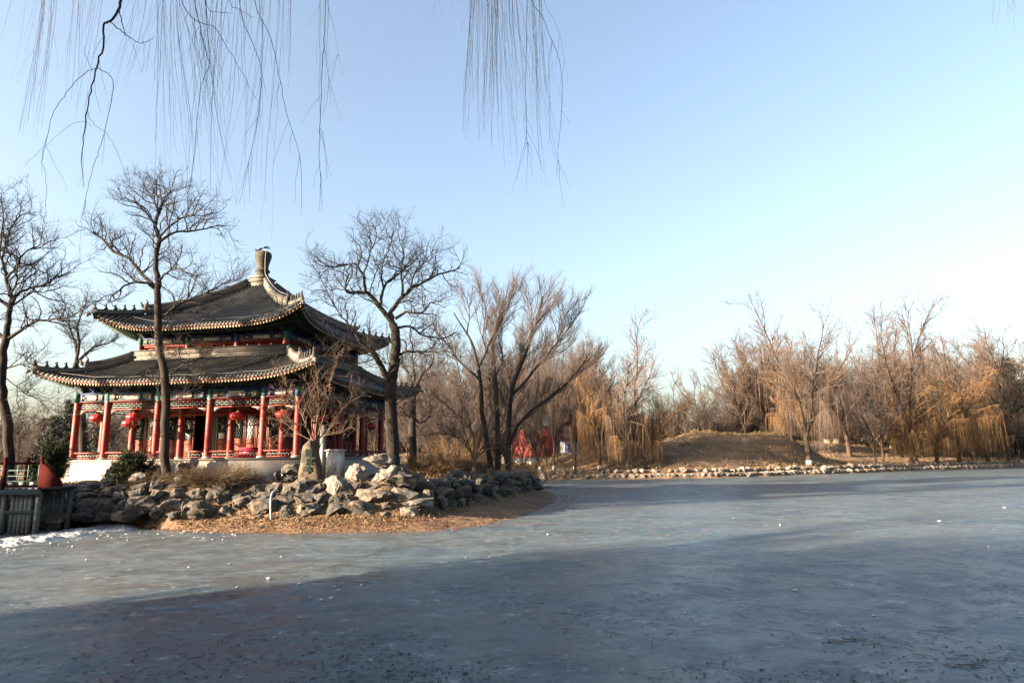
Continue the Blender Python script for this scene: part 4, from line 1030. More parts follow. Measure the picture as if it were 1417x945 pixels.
mb = MB(); mb.tubes(np.array([(-.13, 0, 0), (-.13, 0, _h + .1)]), np.array([.015, .015]), 6); mb.tubes(np.array([(.13, 0, 0), (.13, 0, _h + .1)]), np.array([.015, .015]), 6); mb.box((0, 0, .02), (.3, .12, .03)); mb.build('bracket', M_BLACK, t)
mb = MB(); mb.box((0, 0, _h + .12), (.24, .14, .2)); mb.box((0, -.04, _h + .235), (.30, .24, .03)); mb.build('housing', M_BLACK, t)
mb = MB(); mb.box((0, -.075, _h + .12), (.2, .012, .15)); mb.build('glass', M_GLASSDK, t)
_Y = 32.5
pp = np.array([A(375, 719, _Y), A(374.5, 705, _Y), A(374.8, 690, _Y + .1), A(376.5, 683, _Y + .25), A(379.5, 679.5, _Y + .5), A(384, 678.3, _Y + .8)])
pp = smooth_path(pp, 26, np.random.RandomState(0)); mb = MB(); mb.tubes(pp, np.full(26, .05), 12, cap=True)
tag(mb.build('water_pipe', M_PIPE, smooth=True), 'pale blue plastic pipe bent over out of the rockery', 'pipe')

# ------------------------------------------------------------------ footbridge at the frame edge
def bridge():
    Y = 31.0; e = A(56, 674, Y); zd = e[2]; t = thing('footbridge', 'wooden footbridge with red and green railings reaching the island', 'bridge', (e[0], Y, zd))
    L = 14.0; W = 2.6
    mb = MB()
    for k in range(46): mb.box((-L + .15 + k * .305, W / 2, -.06 + .004 * (k % 2)), (.295, W, .08))
    mb.build('deck', M_BRIDGEGREY, t)
    for yy in (.0, W):
        mb = MB(); mb.box((-L / 2, yy, -.22), (L, .16, .24)); mb.build('edge_beam', M_BRIDGEGREY, t)
    H = 1.22
    for yy in (.02, W - .02):
        posts = [-.05 - 1.72 * k for k in range(9)] if yy < 1 else [-2.6 - 1.72 * k for k in range(7)]; xr = posts[0]; ln = L + xr
        for x in posts:
            mb = MB(); mb.box((x, yy, H / 2 - .05), (.13, .13, H + .1)); mb.lathe([(.06, H), (.085, H + .04), (.085, H + .14), (.05, H + .19), (.0, H + .2)], (x, yy, 0), 10)
            mb.build('post', M_BRIDGERED, t)
        mb = MB()
        mb.box((xr - ln / 2, yy, H - .12), (ln, .10, .09), 0); mb.box((xr - ln / 2, yy, .06), (ln, .09, .08), 0)
        for a, b in zip(posts[1:], posts[:-1]):
            n = 4
            for k in range(n):
                x = a + .12 + (b - a - .24) * k / (n - 1); mb.box((x, yy, .58), (.035, .035, .95), 1)
            for z in (.28, .52, .78): mb.box(((a + b) / 2, yy, z), (b - a - .13, .03, .035), 1)
            for k in range(3):
                x = a + .35 + (b - a - .7) * k / 2; mb.box((x, yy, .17), (.26, .025, .13), 2)
        mb.build('railing', [M_BRIDGERED, M_BRIDGEGREEN, M_LATTICE], t)
        if yy > 1: continue
        mb = MB(); pr = [(-.10, 0), (-.10, 1.12), (.18, 1.0), (.34, .88), (.52, .80), (.62, .60), (.80, .42), (.92, .18), (1.0, 0)]
        V = [(x, yy - .07, z) for x, z in pr] + [(x, yy + .07, z) for x, z in pr]; n = len(pr)
        mb.add(V, polys=[list(range(n)), list(range(2 * n - 1, n - 1, -1))] + [[i, i + n, (i + 1) % n + n, (i + 1) % n] for i in range(n)])
        mb.build('end_panel', M_BRIDGERED, t)
    for yy in (.25, W - .25):
        mb = MB()
        for q in range(5): mb.box((-1.36 + .205 * q, yy + .012 * (q % 2), -1.2 - .03 * (q % 3)), (.195, .10, 1.75)) 
        mb.build('abutment_board', M_BRIDGEGREY, t)
    for x in (-.15, -1.75, -5, -8.5, -12):
        for yy in (.2, W - .2):
            mb = MB(); mb.box((x, yy, -1.25), (.18, .18, 2.0)); mb.build('pile', M_BRIDGEGREY, t)
    mb = MB(); mb.box((-L / 2, .2, -1.15), (L, .1, .16)); mb.build('tie_beam', M_BRIDGEGREY, t)
bridge()

# ------------------------------------------------------------------ red building, cabin, low walls
def red_house():
    c = A(752, 628, 116); z = hz(c[0], c[1]) - .3; t = thing('red_building', 'red-walled building with a grey roof behind the island trees', 'building', (c[0], c[1], z), 0)
    H = A(752, 590, 116)[2] - z; r = math.radians(45); a, b = 9.6, 7.4
    def w(u, v): return np.array((-u * math.cos(r) + v * math.cos(r), u * math.sin(r) + v * math.sin(r)))
    Q = [w(0, 0), w(0, b), w(a, b), w(a, 0)]
    mb = MB(); mb.add([(*p, 0) for p in Q] + [(*p, H) for p in Q], [(0, 1, 5, 4), (1, 2, 6, 5), (2, 3, 7, 6), (3, 0, 4, 7)]); mb.build('wall', M_WALLRED, t)
    mb = MB(); mb.add([(*(w(-.05, -.05)), -.1), (*w(-.05, b + .05), -.1), (*w(a + .05, b + .05), -.1), (*w(a + .05, -.05), -.1)] + [(*(w(-.05, -.05)), .9), (*w(-.05, b + .05), .9), (*w(a + .05, b + .05), .9), (*w(a + .05, -.05), .9)], [(0, 1, 5, 4), (1, 2, 6, 5), (2, 3, 7, 6), (3, 0, 4, 7), (4, 5, 6, 7)]); mb.build('base_course', M_GREYMETAL, t)
    E_ = [w(-.9, -.9), w(-.9, b + .9), w(a + .9, b + .9), w(a + .9, -.9)]; R1, R2 = w(3.0, b / 2), w(a - 3.0, b / 2)
    V = [(*p, H - .1) for p in E_] + [(*p, H + .12) for p in E_] + [(*R1, H + 2.5), (*R2, H + 2.5)]
    mb = MB(); mb.add(V, [(0, 1, 5, 4), (1, 2, 6, 5), (2, 3, 7, 6), (3, 0, 4, 7), (3, 2, 1, 0), (5, 6, 9, 8), (7, 4, 8, 9)], [(4, 5, 8), (6, 7, 9)]); mb.build('roof', M_RIDGETOP, t)
red_house()
def cabin():
    c = A(788, 636, 111); z = hz(c[0], c[1]); t = thing('site_cabin', 'small blue and white prefabricated cabin on the grassy mound', 'cabin', (c[0], c[1], z), -.25)
    w, h, d = 2.9, A(788, 621, 111)[2] - z, 2.2
    h = max(h, 1.9)
    mb = MB(); mb.box((0, 0, h / 2), (w, d, h)); mb.build('body', M_CABIN, t)
    mb = MB()
    for x in (-w / 2, -.45, .35, w / 2): mb.box((x, -d / 2 - .02, h / 2), (.16, .08, h))
    for x in (-w / 2, w / 2): mb.box((x, d / 2 + .02, h / 2), (.16, .08, h))
    mb.box((0, -d / 2 - .03, .06), (w + .1, .08, .14)); mb.build('frame', M_CABINBLUE, t)
    mb = MB(); mb.box((0, 0, h + .1), (w + .3, d + .3, .2)); mb.build('roof', M_CABINBLUE, t)
    mb = MB(); mb.box((-.05, -d / 2 - .03, h * .47), (.62, .05, h * .8)); mb.build('door', M_CABINBLUE, t)
    mb = MB(); mb.box((.95, -d / 2 - .03, h * .5), (.35, .04, .3)); mb.build('notice', M_RUST, t)
cabin()
for px, w in ((1147, 1.7), (1158, 2.0)):
    c = A(px, 618, 143); z = hz(c[0], c[1]); h = A(px, 608.5, 143)[2] - z
    mb = MB(); mb.box((0, 0, h / 2 - .2), (w, .5, h + .4)); mb.box((0, 0, h + .06), (w + .25, .75, .14))
    tag(mb.build('garden_wall', M_CREAMWALL, None, (c[0], c[1], z)), 'cream plastered wall stub on the far slope, ' + ('nearer to the white-banded willow' if px == 1147 else 'farther from the white-banded willow'), 'wall')

# ------------------------------------------------------------------ pavilion
YAW = -math.radians(10.4); PC = np.array((-18.5, 46.7)); ZB = 2.0
PAV = thing('pavilion', 'red-columned pavilion with double grey tiled roofs on the island', 'pavilion', (PC[0], PC[1], ZB), YAW)
def pw(x, y, z):                      # pavilion local -> world
    c, s = math.cos(YAW), math.sin(YAW); return np.array((PC[0] + x * c - y * s, PC[1] + x * s + y * c, z))
def prt(mb, name, mats, parent=None, smooth=False, label=None):
    o = mb.build(name, mats, parent or PAV, None, smooth)
    if parent is None: o.location = (0, 0, -ZB)
    if label: o['label'] = label
    return o
def rot(k, p):
    p = np.asarray(p, float); x, y = p[..., 0], p[..., 1]
    for _ in range(k % 4): x, y = -y, x
    return np.stack((x, y, p[..., 2]), -1)
HO, HI, BAY = 7.47, 5.28, 1.76
ZF, ZC = 3.39, 6.86
mb = MB(); mb.box((0, 0, (1.2 + 3.30) / 2), (2 * 8.08, 2 * 8.08, 3.30 - 1.2), 0); mb.box((0, 0, 3.345), (2 * 8.16, 2 * 8.16, .09), 1)
prt(mb, 'plinth', [M_PLINTH, M_FLOORSTONE])
mb = MB()
for k, (d, z) in enumerate(((.35, 3.05), (.7, 2.7), (1.05, 2.36))): mb.box((-.35, -8.16 - d / 2, (z + 1.5) / 2), (2.4, d, z - 1.5))
prt(mb, 'entrance_step', M_FLOORSTONE)
cx = [-HO, -HI, -BAY, BAY, HI, HO]
outer = set()
for x in cx:
    outer.add((x, -HO)); outer.add((x, HO)); outer.add((-HO, x)); outer.add((HO, x))
for x, y in sorted(outer):
    mb = MB(); lx = ly = 0.0
    mb.tubes(np.array([(x, y, ZF + .1), (x + lx * .3, y + ly * .3, ZF + 1.3), (x + lx, y + ly, ZC)]), np.array([.205, .205, .198]), 18)
    mb.lathe([(.26, ZF), (.30, ZF + .02), (.29, ZF + .10), (.23, ZF + .13)], (x, y, 0), 18, 1)
    mb.box((x + lx, y + ly, ZC + .07), (.30, .30, .13), 2); mb.tubes(np.array([(x + lx, y + ly, ZC + .1), (x + lx, y + ly, 7.5)]), np.array([.19, .19]), 12, 3)
    prt(mb, 'column', [M_RED, M_FLOORSTONE, M_LATTICE, M_GREEN], smooth=True)
for x in (-HI, -BAY, BAY, HI):
    for y in (-HI, HI) if abs(x) < HI - .1 else (-HI, -BAY, BAY, HI):
        mb = MB(); mb.tubes(np.array([(x, y, ZF), (x, y, 7.3)]), np.array([.205, .195]), 16); mb.lathe([(.26, ZF), (.28, ZF + .1), (.22, ZF + .12)], (x, y, 0), 16, 1)
        prt(mb, 'column', [M_RED, M_FLOORSTONE], smooth=True)

def painted(mb, k, x0, x1, y, z0, z1, flip):
    """painted beam face between two columns: mats 0 green 1 blue 2 cream 3 gold 4 red"""
    W = x1 - x0; zc = (z0 + z1) / 2; h = z1 - z0
    def bx(xa, xb, za, zb, dy, m):
        p = rot(k, np.array([((xa + xb) / 2, y - dy / 2, (za + zb) / 2)]))[0]
        d = (xb - xa, dy, zb - za) if k % 2 == 0 else (dy, xb - xa, zb - za); mb.box(p, d, m)
    e = min(.55, W * .16)
    bx(x0, x1, z1 - .09, z1, .018, 1); bx(x0, x1, z0, z0 + .05, .018, 4)
    for s in (0, 1):
        xa = x0 + .04 if s == 0 else x1 - .04 - e
        bx(xa, xa + e, z0 + .07, z1 - .11, .014, 1 if flip else 0); bx(xa + e * .3, xa + e * .7, z0 + .12, z1 - .16, .024, 2 if flip else 3)
    cw = W * .19
    bx((x0 + x1) / 2 - cw - .06, (x0 + x1) / 2 + cw + .06, z0 + .08, z1 - .12, .020, 1)
    n = 12; ring = []
    zz0, zz1 = z0 + .11, z1 - .15; hh = (zz1 - zz0) / 2; zc = (zz0 + zz1) / 2
    for i in range(2 * n):
        a = 2 * PI * i / (2 * n); xx = math.cos(a); ring.append(((x0 + x1) / 2 + (cw - hh) * (1 if xx >= 0 else -1) + hh * xx, y - .032, zc + hh * math.sin(a)))
    mb.add(rot(k, np.array(ring)), polys=[list(range(2 * n))], m=2)
    for s in (-1, 1):
        for q in (.30, .36):
            xm = (x0 + x1) / 2 + s * W * q * .92
            bx(xm - W * .022, xm + W * .022, zc - .06, zc + .07, .022, 3 if q < .33 else 2)
M_PAINT = [M_GREEN, M_BLUE, M_CREAM, M_GOLD, M_REDDULL]
for k in range(4):
    mb = MB()
    c = rot(k, np.array([(0, -HO, (ZC + .06 + 7.5) / 2)]))[0]; L = 2 * HO + .75
    mb.box(c, (L, .26, 7.5 - ZC - .06) if k % 2 == 0 else (.26, L - .28, 7.5 - ZC - .06 - .004), 0)
    for i in range(5): painted(mb, k, cx[i] + .2, cx[i + 1] - .2, -HO - .13, ZC + .07, 7.49, i % 2 == 0)
    prt(mb, 'painted_beam', M_PAINT)
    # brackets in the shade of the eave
    mb = MB()
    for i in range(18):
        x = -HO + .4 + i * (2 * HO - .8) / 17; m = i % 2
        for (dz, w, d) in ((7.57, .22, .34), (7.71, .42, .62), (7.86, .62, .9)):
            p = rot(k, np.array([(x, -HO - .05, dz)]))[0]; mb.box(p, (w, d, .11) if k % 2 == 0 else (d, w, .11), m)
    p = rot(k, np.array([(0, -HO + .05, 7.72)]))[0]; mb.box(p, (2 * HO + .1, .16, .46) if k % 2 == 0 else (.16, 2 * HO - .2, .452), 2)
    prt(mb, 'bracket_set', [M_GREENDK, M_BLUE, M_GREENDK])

def lat_bars(mb, k, x0, x1, y, z0, z1, t, m, nx, rows):
    def bx(xa, xb, za, zb, mm=m, dy=.04):
        p = rot(k, np.array([((xa + xb) / 2, y, (za + zb) / 2)]))[0]; mb.box(p, (xb - xa, dy, zb - za) if k % 2 == 0 else (dy, xb - xa, zb - za), mm)
    for r in range(1, rows): z = z0 + (z1 - z0) * r / rows; bx(x0, x1, z - t / 2, z + t / 2)
    for r in range(rows):
        za, zb = z0 + (z1 - z0) * r / rows + t / 2, z0 + (z1 - z0) * (r + 1) / rows - t / 2
        for i in range(nx):
            x = x0 + (x1 - x0) * (i + (.25 if r % 2 else .75)) / nx; bx(x - t / 2, x + t / 2, za, zb, dy=.034)
    return bx
for k in range(4):
    for i in range(5):
        x0, x1 = cx[i] + .19, cx[i + 1] - .19; y = -HO; W = x1 - x0
        mb = MB(); bx = lat_bars(mb, k, x0, x1, y, 6.46, 6.84, .028, 0, max(4, int(W / .30)), 3)
        bx(x0, x1, 6.40, 6.46, 1, .09); bx(x0, x1, 6.815, 6.845, 1, .06)
        for s in (0, 1):
            xa = x0 if s == 0 else x1; d = 1 if s == 0 else -1
            ring = [(xa, 6.395), (xa + d * .62, 6.395), (xa + d * .52, 6.34), (xa + d * .34, 6.30), (xa + d * .2, 6.2), (xa, 6.14)]
            V = [(px_, y - .04, pz) for px_, pz in ring] + [(px_, y + .04, pz) for px_, pz in ring]; n = 6
            mb.add(rot(k, np.array(V)), polys=[list(range(n)), list(range(2 * n - 1, n - 1, -1))] + [[j, j + n, (j + 1) % n + n, (j + 1) % n] for j in range(n)], m=2)
        prt(mb, 'lattice_frieze', [M_LATTICE, M_RED, M_CREAM])
        spans = [(x0, x1)] if not (k == 0 and i == 2) else [(x0, -1.0), (.53, x1)]
        for (a, b) in spans:
            mb = MB(); bx = lat_bars(mb, k, a, b, y, ZF + .13, ZF + .37, .024, 1, max(2, int((b - a) / .22)), 2)
            bx(a, b, ZF + .38, ZF + .46, 0, .26); bx(a, b, ZF + .06, ZF + .12, 0, .10)
            for x in (a + .05, b - .05): bx(x - .04, x + .04, ZF, ZF + .38, 2 if k == 0 and i == 2 else 0, .11)
            prt(mb, 'railing', [M_RED, M_LATTICE, M_CREAM])
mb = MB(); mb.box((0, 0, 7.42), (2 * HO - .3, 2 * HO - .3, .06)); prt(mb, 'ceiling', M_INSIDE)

KIND = {0: [['glass', 'paper', 'paper', 'glass'], ['glass', 'open', 'curtain', 'glass'], ['glass', 'paper', 'paper', 'glass']]}
for k in range(4):
    mb = MB(); c = rot(k, np.array([(0, -HI + .02, 6.72)]))[0]; mb.box(c, (2 * HI, .12, 1.26) if k % 2 == 0 else (.12, 2 * HI - .14, 1.256), 0)
    c = rot(k, np.array([(0, -HI - .03, 6.16)]))[0]; mb.box(c, (2 * HI, .16, .14) if k % 2 == 0 else (.16, 2 * HI, .136), 1); prt(mb, 'lintel', [M_BROWNRED, M_REDDULL])
    edges = [-HI, -BAY, BAY, HI]
    for b in range(3):
        x0, x1 = edges[b] + .2, edges[b + 1] - .2; w = (x1 - x0) / 4
        for j in range(4):
            kd = KIND.get(k, [['glass', 'paper', 'glass', 'glass']] * 3)[b][j]
            if kd == 'open': continue
            xa, xb = x0 + w * j, x0 + w * (j + 1); y = -HI
            mb = MB()
            def bx(a, b_, za, zb, dy, m, yy=y):
                p = rot(k, np.array([((a + b_) / 2, yy, (za + zb) / 2)]))[0]; mb.box(p, (b_ - a, dy, zb - za) if k % 2 == 0 else (dy, b_ - a, zb - za), m)
            if kd == 'curtain':
                n = 17; P = []
                for q in range(n):
                    x = xa + (xb - xa) * q / (n - 1); P.append([(x, y + .05 * math.sin(q * 1.9), z) for z in (ZF + .05, 4.5, 6.1)])
                mb.grid(rot(k, np.array(P))); prt(mb, 'door_curtain', M_CURTAIN, smooth=True); continue
            bx(xa + .008, xa + .09, ZF, 6.1, .10, 0); bx(xb - .09, xb - .008, ZF, 6.1, .10, 0)
            for z in (ZF + .02, 4.30, 4.52, 6.0): bx(xa + .09, xb - .09, z, z + .10, .09, 0)
            bx(xa + .09, xb - .09, ZF + .12, 4.30, .05, 1); bx(xa + .09, xb - .09, 4.40, 4.52, .05, 1)
            for (za, zb, s) in ((ZF + .22, 4.2, .72), (4.42, 4.50, .55)):
                cxm = (xa + xb) / 2; hw = (xb - xa - .18) / 2 * s
                for a_, b_, c_, d_ in ((cxm - hw, cxm + hw, zb - .025, zb), (cxm - hw, cxm + hw, za, za + .025), (cxm - hw, cxm - hw + .022, za + .025, zb - .025), (cxm + hw - .022, cxm + hw, za + .025, zb - .025)):
                    bx(a_, b_, c_, d_, .056, 2)
                if s > .7: bx(cxm - hw * .3, cxm + hw * .3, (za + zb) / 2 - .08, (za + zb) / 2 + .08, .054, 2)
            leaf = prt(mb, 'door_leaf', [M_BROWNRED, M_REDDULL, M_GOLD])
            mb = MB(); xm0, xm1 = xa + .09, xb - .09
            bx(xm0, xm1, 4.62, 6.0, .03, 0, y + .012)
            fr = lat_bars(mb, k, xm0, xm1, y - .012, 4.62, 6.0, .012 if kd == 'paper' else .018, 1, 3 if kd == 'paper' else 4, 7)
            prt(mb, 'window_pane', [M_PAPER if kd == 'paper' else M_GLASSDK, M_GREYMETAL if kd == 'paper' else M_GREENDK], leaf)
            if k == 0 and b == 1 and j in (0, 3):
                mb = MB(); bx((xa + xb) / 2 - .2, (xa + xb) / 2 + .2, 4.62, 4.98, .02, 0, y - .07); prt(mb, 'notice', M_PAPER, leaf)
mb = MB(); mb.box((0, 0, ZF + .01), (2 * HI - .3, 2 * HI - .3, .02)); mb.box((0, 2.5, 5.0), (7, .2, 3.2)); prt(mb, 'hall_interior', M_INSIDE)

# --- roofs
def sweep(mb, P, w, h, m=0, z0=0.0):
    P = np.asarray(P, float); T = np.gradient(P, axis=0); T[:, 2] = 0; T /= np.linalg.norm(T, axis=1, keepdims=True); N_ = np.stack((-T[:, 1], T[:, 0], 0 * T[:, 0]), 1)
    w = np.broadcast_to(w, (len(P),)); h = np.broadcast_to(h, (len(P),)); Z = np.array((0, 0, 1.0)); zz = np.broadcast_to(z0, (len(P),))
    R = np.stack([P - N_ * w[:, None] / 2 + Z * zz[:, None], P + N_ * w[:, None] / 2 + Z * zz[:, None], P + N_ * w[:, None] / 2 + Z * (zz + h)[:, None], P - N_ * w[:, None] / 2 + Z * (zz + h)[:, None]], 1)
    n = len(P); idx = np.arange(n * 4).reshape(n, 4)
    Q = np.stack((idx[:-1], np.roll(idx, -1, 1)[:-1], np.roll(idx, -1, 1)[1:], idx[1:]), -1).reshape(-1, 4)
    mb.add(R.reshape(-1, 3), Q, polys=[[3, 2, 1, 0], list(idx[-1])], m=m)

FIG = MB(); FIG.lathe([(.075, 0), (.085, .05), (.07, .14), (.05, .24), (.055, .29), (.065, .33), (.04, .39), (.0, .41)], (0, 0, 0), 9); FIG.box((.05, 0, .30), (.12, .06, .07)); FIG.box((-.08, 0, .13), (.05, .05, .22), mat=np.array(Matrix.Rotation(.4, 3, 'Y'))); FIG.box((.03, 0, .05), (.16, .12, .10))
FIG = FIG.mesh('ridge_figure', M_RIDGETOP, True)
def roof(name, he, ht, z0, z1, lift, ext, sd, wall_h, wall_z, label):
    def S(k, u, s):
        u = np.asarray(u, float); s = np.asarray(s, float); h = he + (ht - he) * s
        e = ext * np.abs(u) ** 9 * (1 - s) ** 3
        x = u * h + np.sign(u) * e; y = -(h + e)
        z = z0 + (z1 - z0) * (.55 * s + .45 * s * s) + lift * np.abs(u) ** 4.6 * np.clip(1 - s, 0, 1) ** 2.2
        return rot(k, np.stack((x, y, z), -1))
    mb = MB(); U, Sg = np.meshgrid(np.linspace(-1, 1, 41), np.linspace(0, 1, 14), indexing='ij')
    rows = []; drops = []
    pitch = .245; nrow = int(2 * he / pitch) // 2
    for k in range(4):
        mb.grid(S(k, U, Sg), 1)
        E0 = S(k, np.linspace(-1, 1, 61), np.zeros(61)); mb.grid(np.stack((E0, E0 - np.array((0, 0, .09))), 1)[:, ::-1], 0)
        for i in range(-nrow, nrow + 1):
            x0 = i * pitch; sm = 1.0 if abs(x0) <= ht else (he - abs(x0)) / (he - ht)
            if sm < .015: continue
            s = np.linspace(0, sm * .995, 10); u = np.clip(x0 / (he + (ht - he) * s), -1, 1)
            P = S(k, u, s); P[:, 2] += .025; d = P[0] - P[1]; P[0] += d / np.linalg.norm(d) * .05; rows.append(P)
            xm = x0 + pitch / 2
            if abs(xm) < he - .1:
                c = S(k, np.array([xm / he]), np.array([0.0]))[0]; o = rot(k, np.array([(0, -.03, 0)]))[0]; tx = rot(k, np.array([(1.0, 0, 0)]))[0]
                c = c + o; n0 = mb.n; mb.add([c - tx * .10 + (0, 0, .0), c + tx * .10, c + tx * .05 - (0, 0, .10), c - tx * .05 - (0, 0, .10), c - (0, 0, .145)], polys=[[0, 3, 4, 2, 1]], m=0)
    rows = np.array(rows); rad = np.full(rows.shape[:2], .078); mb.tubes(rows, rad, 7, 0, cap=True)
    R_ = prt(mb, name, [M_TILE, M_TILEBASE], smooth=False, label=label)
    # eave: red board, two tiers of rafters, soffit
    mb = MB()
    for k in range(4):
        uu = np.linspace(-1, 1, 61); E0 = S(k, uu, np.zeros(61))
        o = rot(k, np.array([(0, .05, 0)]))[0]
        mb.grid(np.stack((E0 + o - (0, 0, .09), E0 + o - (0, 0, .20)), 1)[:, ::-1], 0)
        inn = rot(k, np.stack((uu * wall_h, np.full(61, -wall_h), np.full(61, wall_z)), -1))
        mb.grid(np.stack((E0 - (0, 0, .15), E0 * .45 + inn * .55 - (0, 0, .02), inn), 1), 1)
        nr = int(2 * he / .205) // 2
        for i in range(-nr, nr + 1):
            x0 = (i + .5) * .205
            if abs(x0) > he: continue
            e = S(k, np.array([x0 / he]), np.array([0.0]))[0]; f = abs(x0) / he
            back = rot(k, np.array([(-x0 * .14 * f ** 4, 1.15, .12)]))[0]
            o = rot(k, np.array([(0, .02, 0)]))[0]
            p = e + o - (0, 0, .255); q = p + back
            mb.bar(p, q, .095, .105, 2); dv = (q - p) / np.linalg.norm(q - p)
            mb.bar(p - dv * .012, p - dv * .001, .097, .107, 3)
            p2 = e + rot(k, np.array([(0, .55, 0)]))[0] - (0, 0, .33); q2 = p2 + back
            mb.cyl(p2, q2, .06, 7, 2); mb.cyl(p2 - dv * .012, p2 - dv * .001, .045, 7, 4)
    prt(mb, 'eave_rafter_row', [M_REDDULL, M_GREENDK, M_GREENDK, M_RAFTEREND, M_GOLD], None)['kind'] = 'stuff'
    # hip ridges
    for k in range(4):
        mb = MB(); s = np.linspace(sd, .985, 16); P = S(k, np.ones(16), s)
        sweep(mb, P, .26, .10, 1, .02); sweep(mb, P, .20, .36, 0, .12); sweep(mb, P, .28, .06, 0, .48)
        T_ = P.copy(); T_[:, 2] += .56; mb.tubes(T_, np.full(16, .11), 8, 1, cap=True)
        s2 = np.linspace(0.0, sd - .01, 9); P2 = S(k, np.ones(9), s2); P2[0] += (P2[0] - P2[1]) * .25
        sweep(mb, P2, .24, .08, 1, .02); sweep(mb, P2, .18, .14, 0, .10); T2 = P2.copy(); T2[:, 2] += .26; mb.tubes(T2, np.full(9, .085), 8, 1, cap=True)
        # dragon head at the end of the high ridge
        dv = P[0] - P[1]; dv[2] = 0; dv /= np.linalg.norm(dv); a = math.atan2(dv[1], dv[0]); Rm = np.array(Matrix.Rotation(a, 3, 'Z'))
        def loc(x, z): return P[0] + dv * x + np.array((0, 0, z))
        mb.box(loc(.05, .38), (.26, .24, .62), 0, mat=Rm)
        mb.tubes(np.array([loc(.10, .45), loc(.26, .55), loc(.36, .72), loc(.30, .86)]), np.array([.13, .11, .07, .02]), 7, 1)
        mb.tubes(np.array([loc(0, .62), loc(-.04, .85), loc(.08, 1.02)]), np.array([.10, .06, .015]), 7, 1)
        mb.tubes(np.array([P2[0] + (0, 0, .0), P2[0] + dv * .16 - (0, 0, .06), P2[0] + dv * .22 - (0, 0, .22)]), np.array([.12, .11, .05]), 8, 0)
        hr = prt(mb, 'hip_ridge', [M_RIDGE, M_RIDGETOP], R_)
        for q in range(5):
            i = .4 + q * 1.45; j = int(i); pt = P2[j] * (1 - i + j) + P2[j + 1] * (i - j)
            o = link('ridge_figure', FIG, R_, (pt[0], pt[1], pt[2] + .30)); o.rotation_euler = (0, 0, a)
    return R_, S
R1, S1 = roof('lower_roof', 8.85, 5.5, 8.02, 9.80, .78, .38, .48, 7.35, 7.95, 'lower tiled roof tier over the open gallery')
R2, S2 = roof('upper_roof', 6.92, .62, 11.68, 15.80, .98, .36, .30, 5.2, 11.6, 'upper tiled roof tier rising to the finial')
mb = MB()
for k in range(4):
    for (y, z, d, h, m) in ((-5.42, 9.98, .30, .42, 0), (-5.46, 10.13, .40, .06, 0), (-5.46, 9.82, .42, .08, 0), (-5.42, 10.30, .36, .20, 0), (-5.46, 10.405, .46, .05, 1)):
        c = rot(k, np.array([(0, y, z)]))[0]; L = 2 * (abs(y) + d / 2); mb.box(c, (L, d, h) if k % 2 == 0 else (d, L - 2 * d - .004, h), m)
prt(mb, 'ridge_band', [M_RIDGE, M_RIDGETOP], R1)
mb = MB(); mb.box((0, 0, 10.9), (2 * 5.1, 2 * 5.1, 1.6)); prt(mb, 'upper_wall', M_BROWNRED)
for k in range(4):
    mb = MB()
    def bx(xa, xb, za, zb, y, d, m):
        p = rot(k, np.array([((xa + xb) / 2, y, (za + zb) / 2)]))[0]; mb.box(p, (xb - xa, d, zb - za) if k % 2 == 0 else (d, xb - xa, zb - za), m)
    bx(-5.2, 5.2, 10.66, 10.76, -5.16, .16, 0); bx(-5.2, 5.2, 10.42, 10.50, -5.16, .16, 0)
    for i in range(13):
        x = -5.0 + i * 10 / 12; bx(x - .05, x + .05, 10.50, 10.66, -5.15, .12, 0)
    for x in (-HI, -BAY, BAY):
        mb.tubes(rot(k, np.array([(x, -5.22, 10.4), (x, -5.22, 10.80)])), np.array([.19, .18]), 12, 0)
    prt(mb, 'upper_rail', [M_RED])
    mb = MB(); c = rot(k, np.array([(0, -5.18, 11.04)]))[0]; mb.box(c, (10.9, .24, .48) if k % 2 == 0 else (.24, 10.6, .476), 0)
    ed = [-HI, -BAY, BAY, HI]
    for i in range(3): painted(mb, k, ed[i] + .2, ed[i + 1] - .2, -5.30, 10.81, 11.28, i % 2 == 1)
    for x in (-HI, -BAY, BAY): mb.tubes(rot(k, np.array([(x, -5.22, 10.8), (x, -5.22, 11.3)])), np.array([.18, .18]), 10, 0)
    prt(mb, 'painted_beam', M_PAINT)
    mb = MB()
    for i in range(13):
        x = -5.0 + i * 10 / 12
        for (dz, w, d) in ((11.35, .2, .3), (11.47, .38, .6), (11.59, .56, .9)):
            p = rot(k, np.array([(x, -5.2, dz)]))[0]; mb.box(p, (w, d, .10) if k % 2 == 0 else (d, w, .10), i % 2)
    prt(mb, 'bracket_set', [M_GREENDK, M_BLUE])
mb = MB()
for (h, z0_, z1_) in ((.72, 15.55, 16.1), (.80, 16.1, 16.2), (.66, 16.2, 16.42), (.74, 16.42, 16.50), (.55, 16.50, 16.62)): mb.box((0, 0, (z0_ + z1_) / 2), (2 * h, 2 * h, z1_ - z0_), 1)
mb.lathe([(.50, 16.60), (.50, 16.72), (.42, 16.80), (.44, 16.95), (.54, 17.02), (.54, 17.10), (.43, 17.18), (.41, 17.40), (.46, 17.66), (.53, 17.9), (.59, 18.1), (.61, 18.26), (.59, 18.40), (.52, 18.50), (.38, 18.56), (.001, 18.60)], k=24, m=0)
prt(mb, 'finial', [M_FINIAL, M_RIDGE], smooth=False)
P = [S2(0, np.array([1.0]), np.array([s]))[0] + (.14, -.14, .74) for s in (.32, .45, .6, .75, .88, .96)]
P += [np.array((.62, -.62, 16.7)), np.array((.50, -.50, 17.2)), np.array((.46, -.46, 17.8)), np.array((.48, -.48, 18.4)), np.array((.3, -.3, 18.7))]
mb = MB(); P = smooth_path(P, 60, np.random.RandomState(0)); mb.tubes(P, np.full(60, .018), 6)
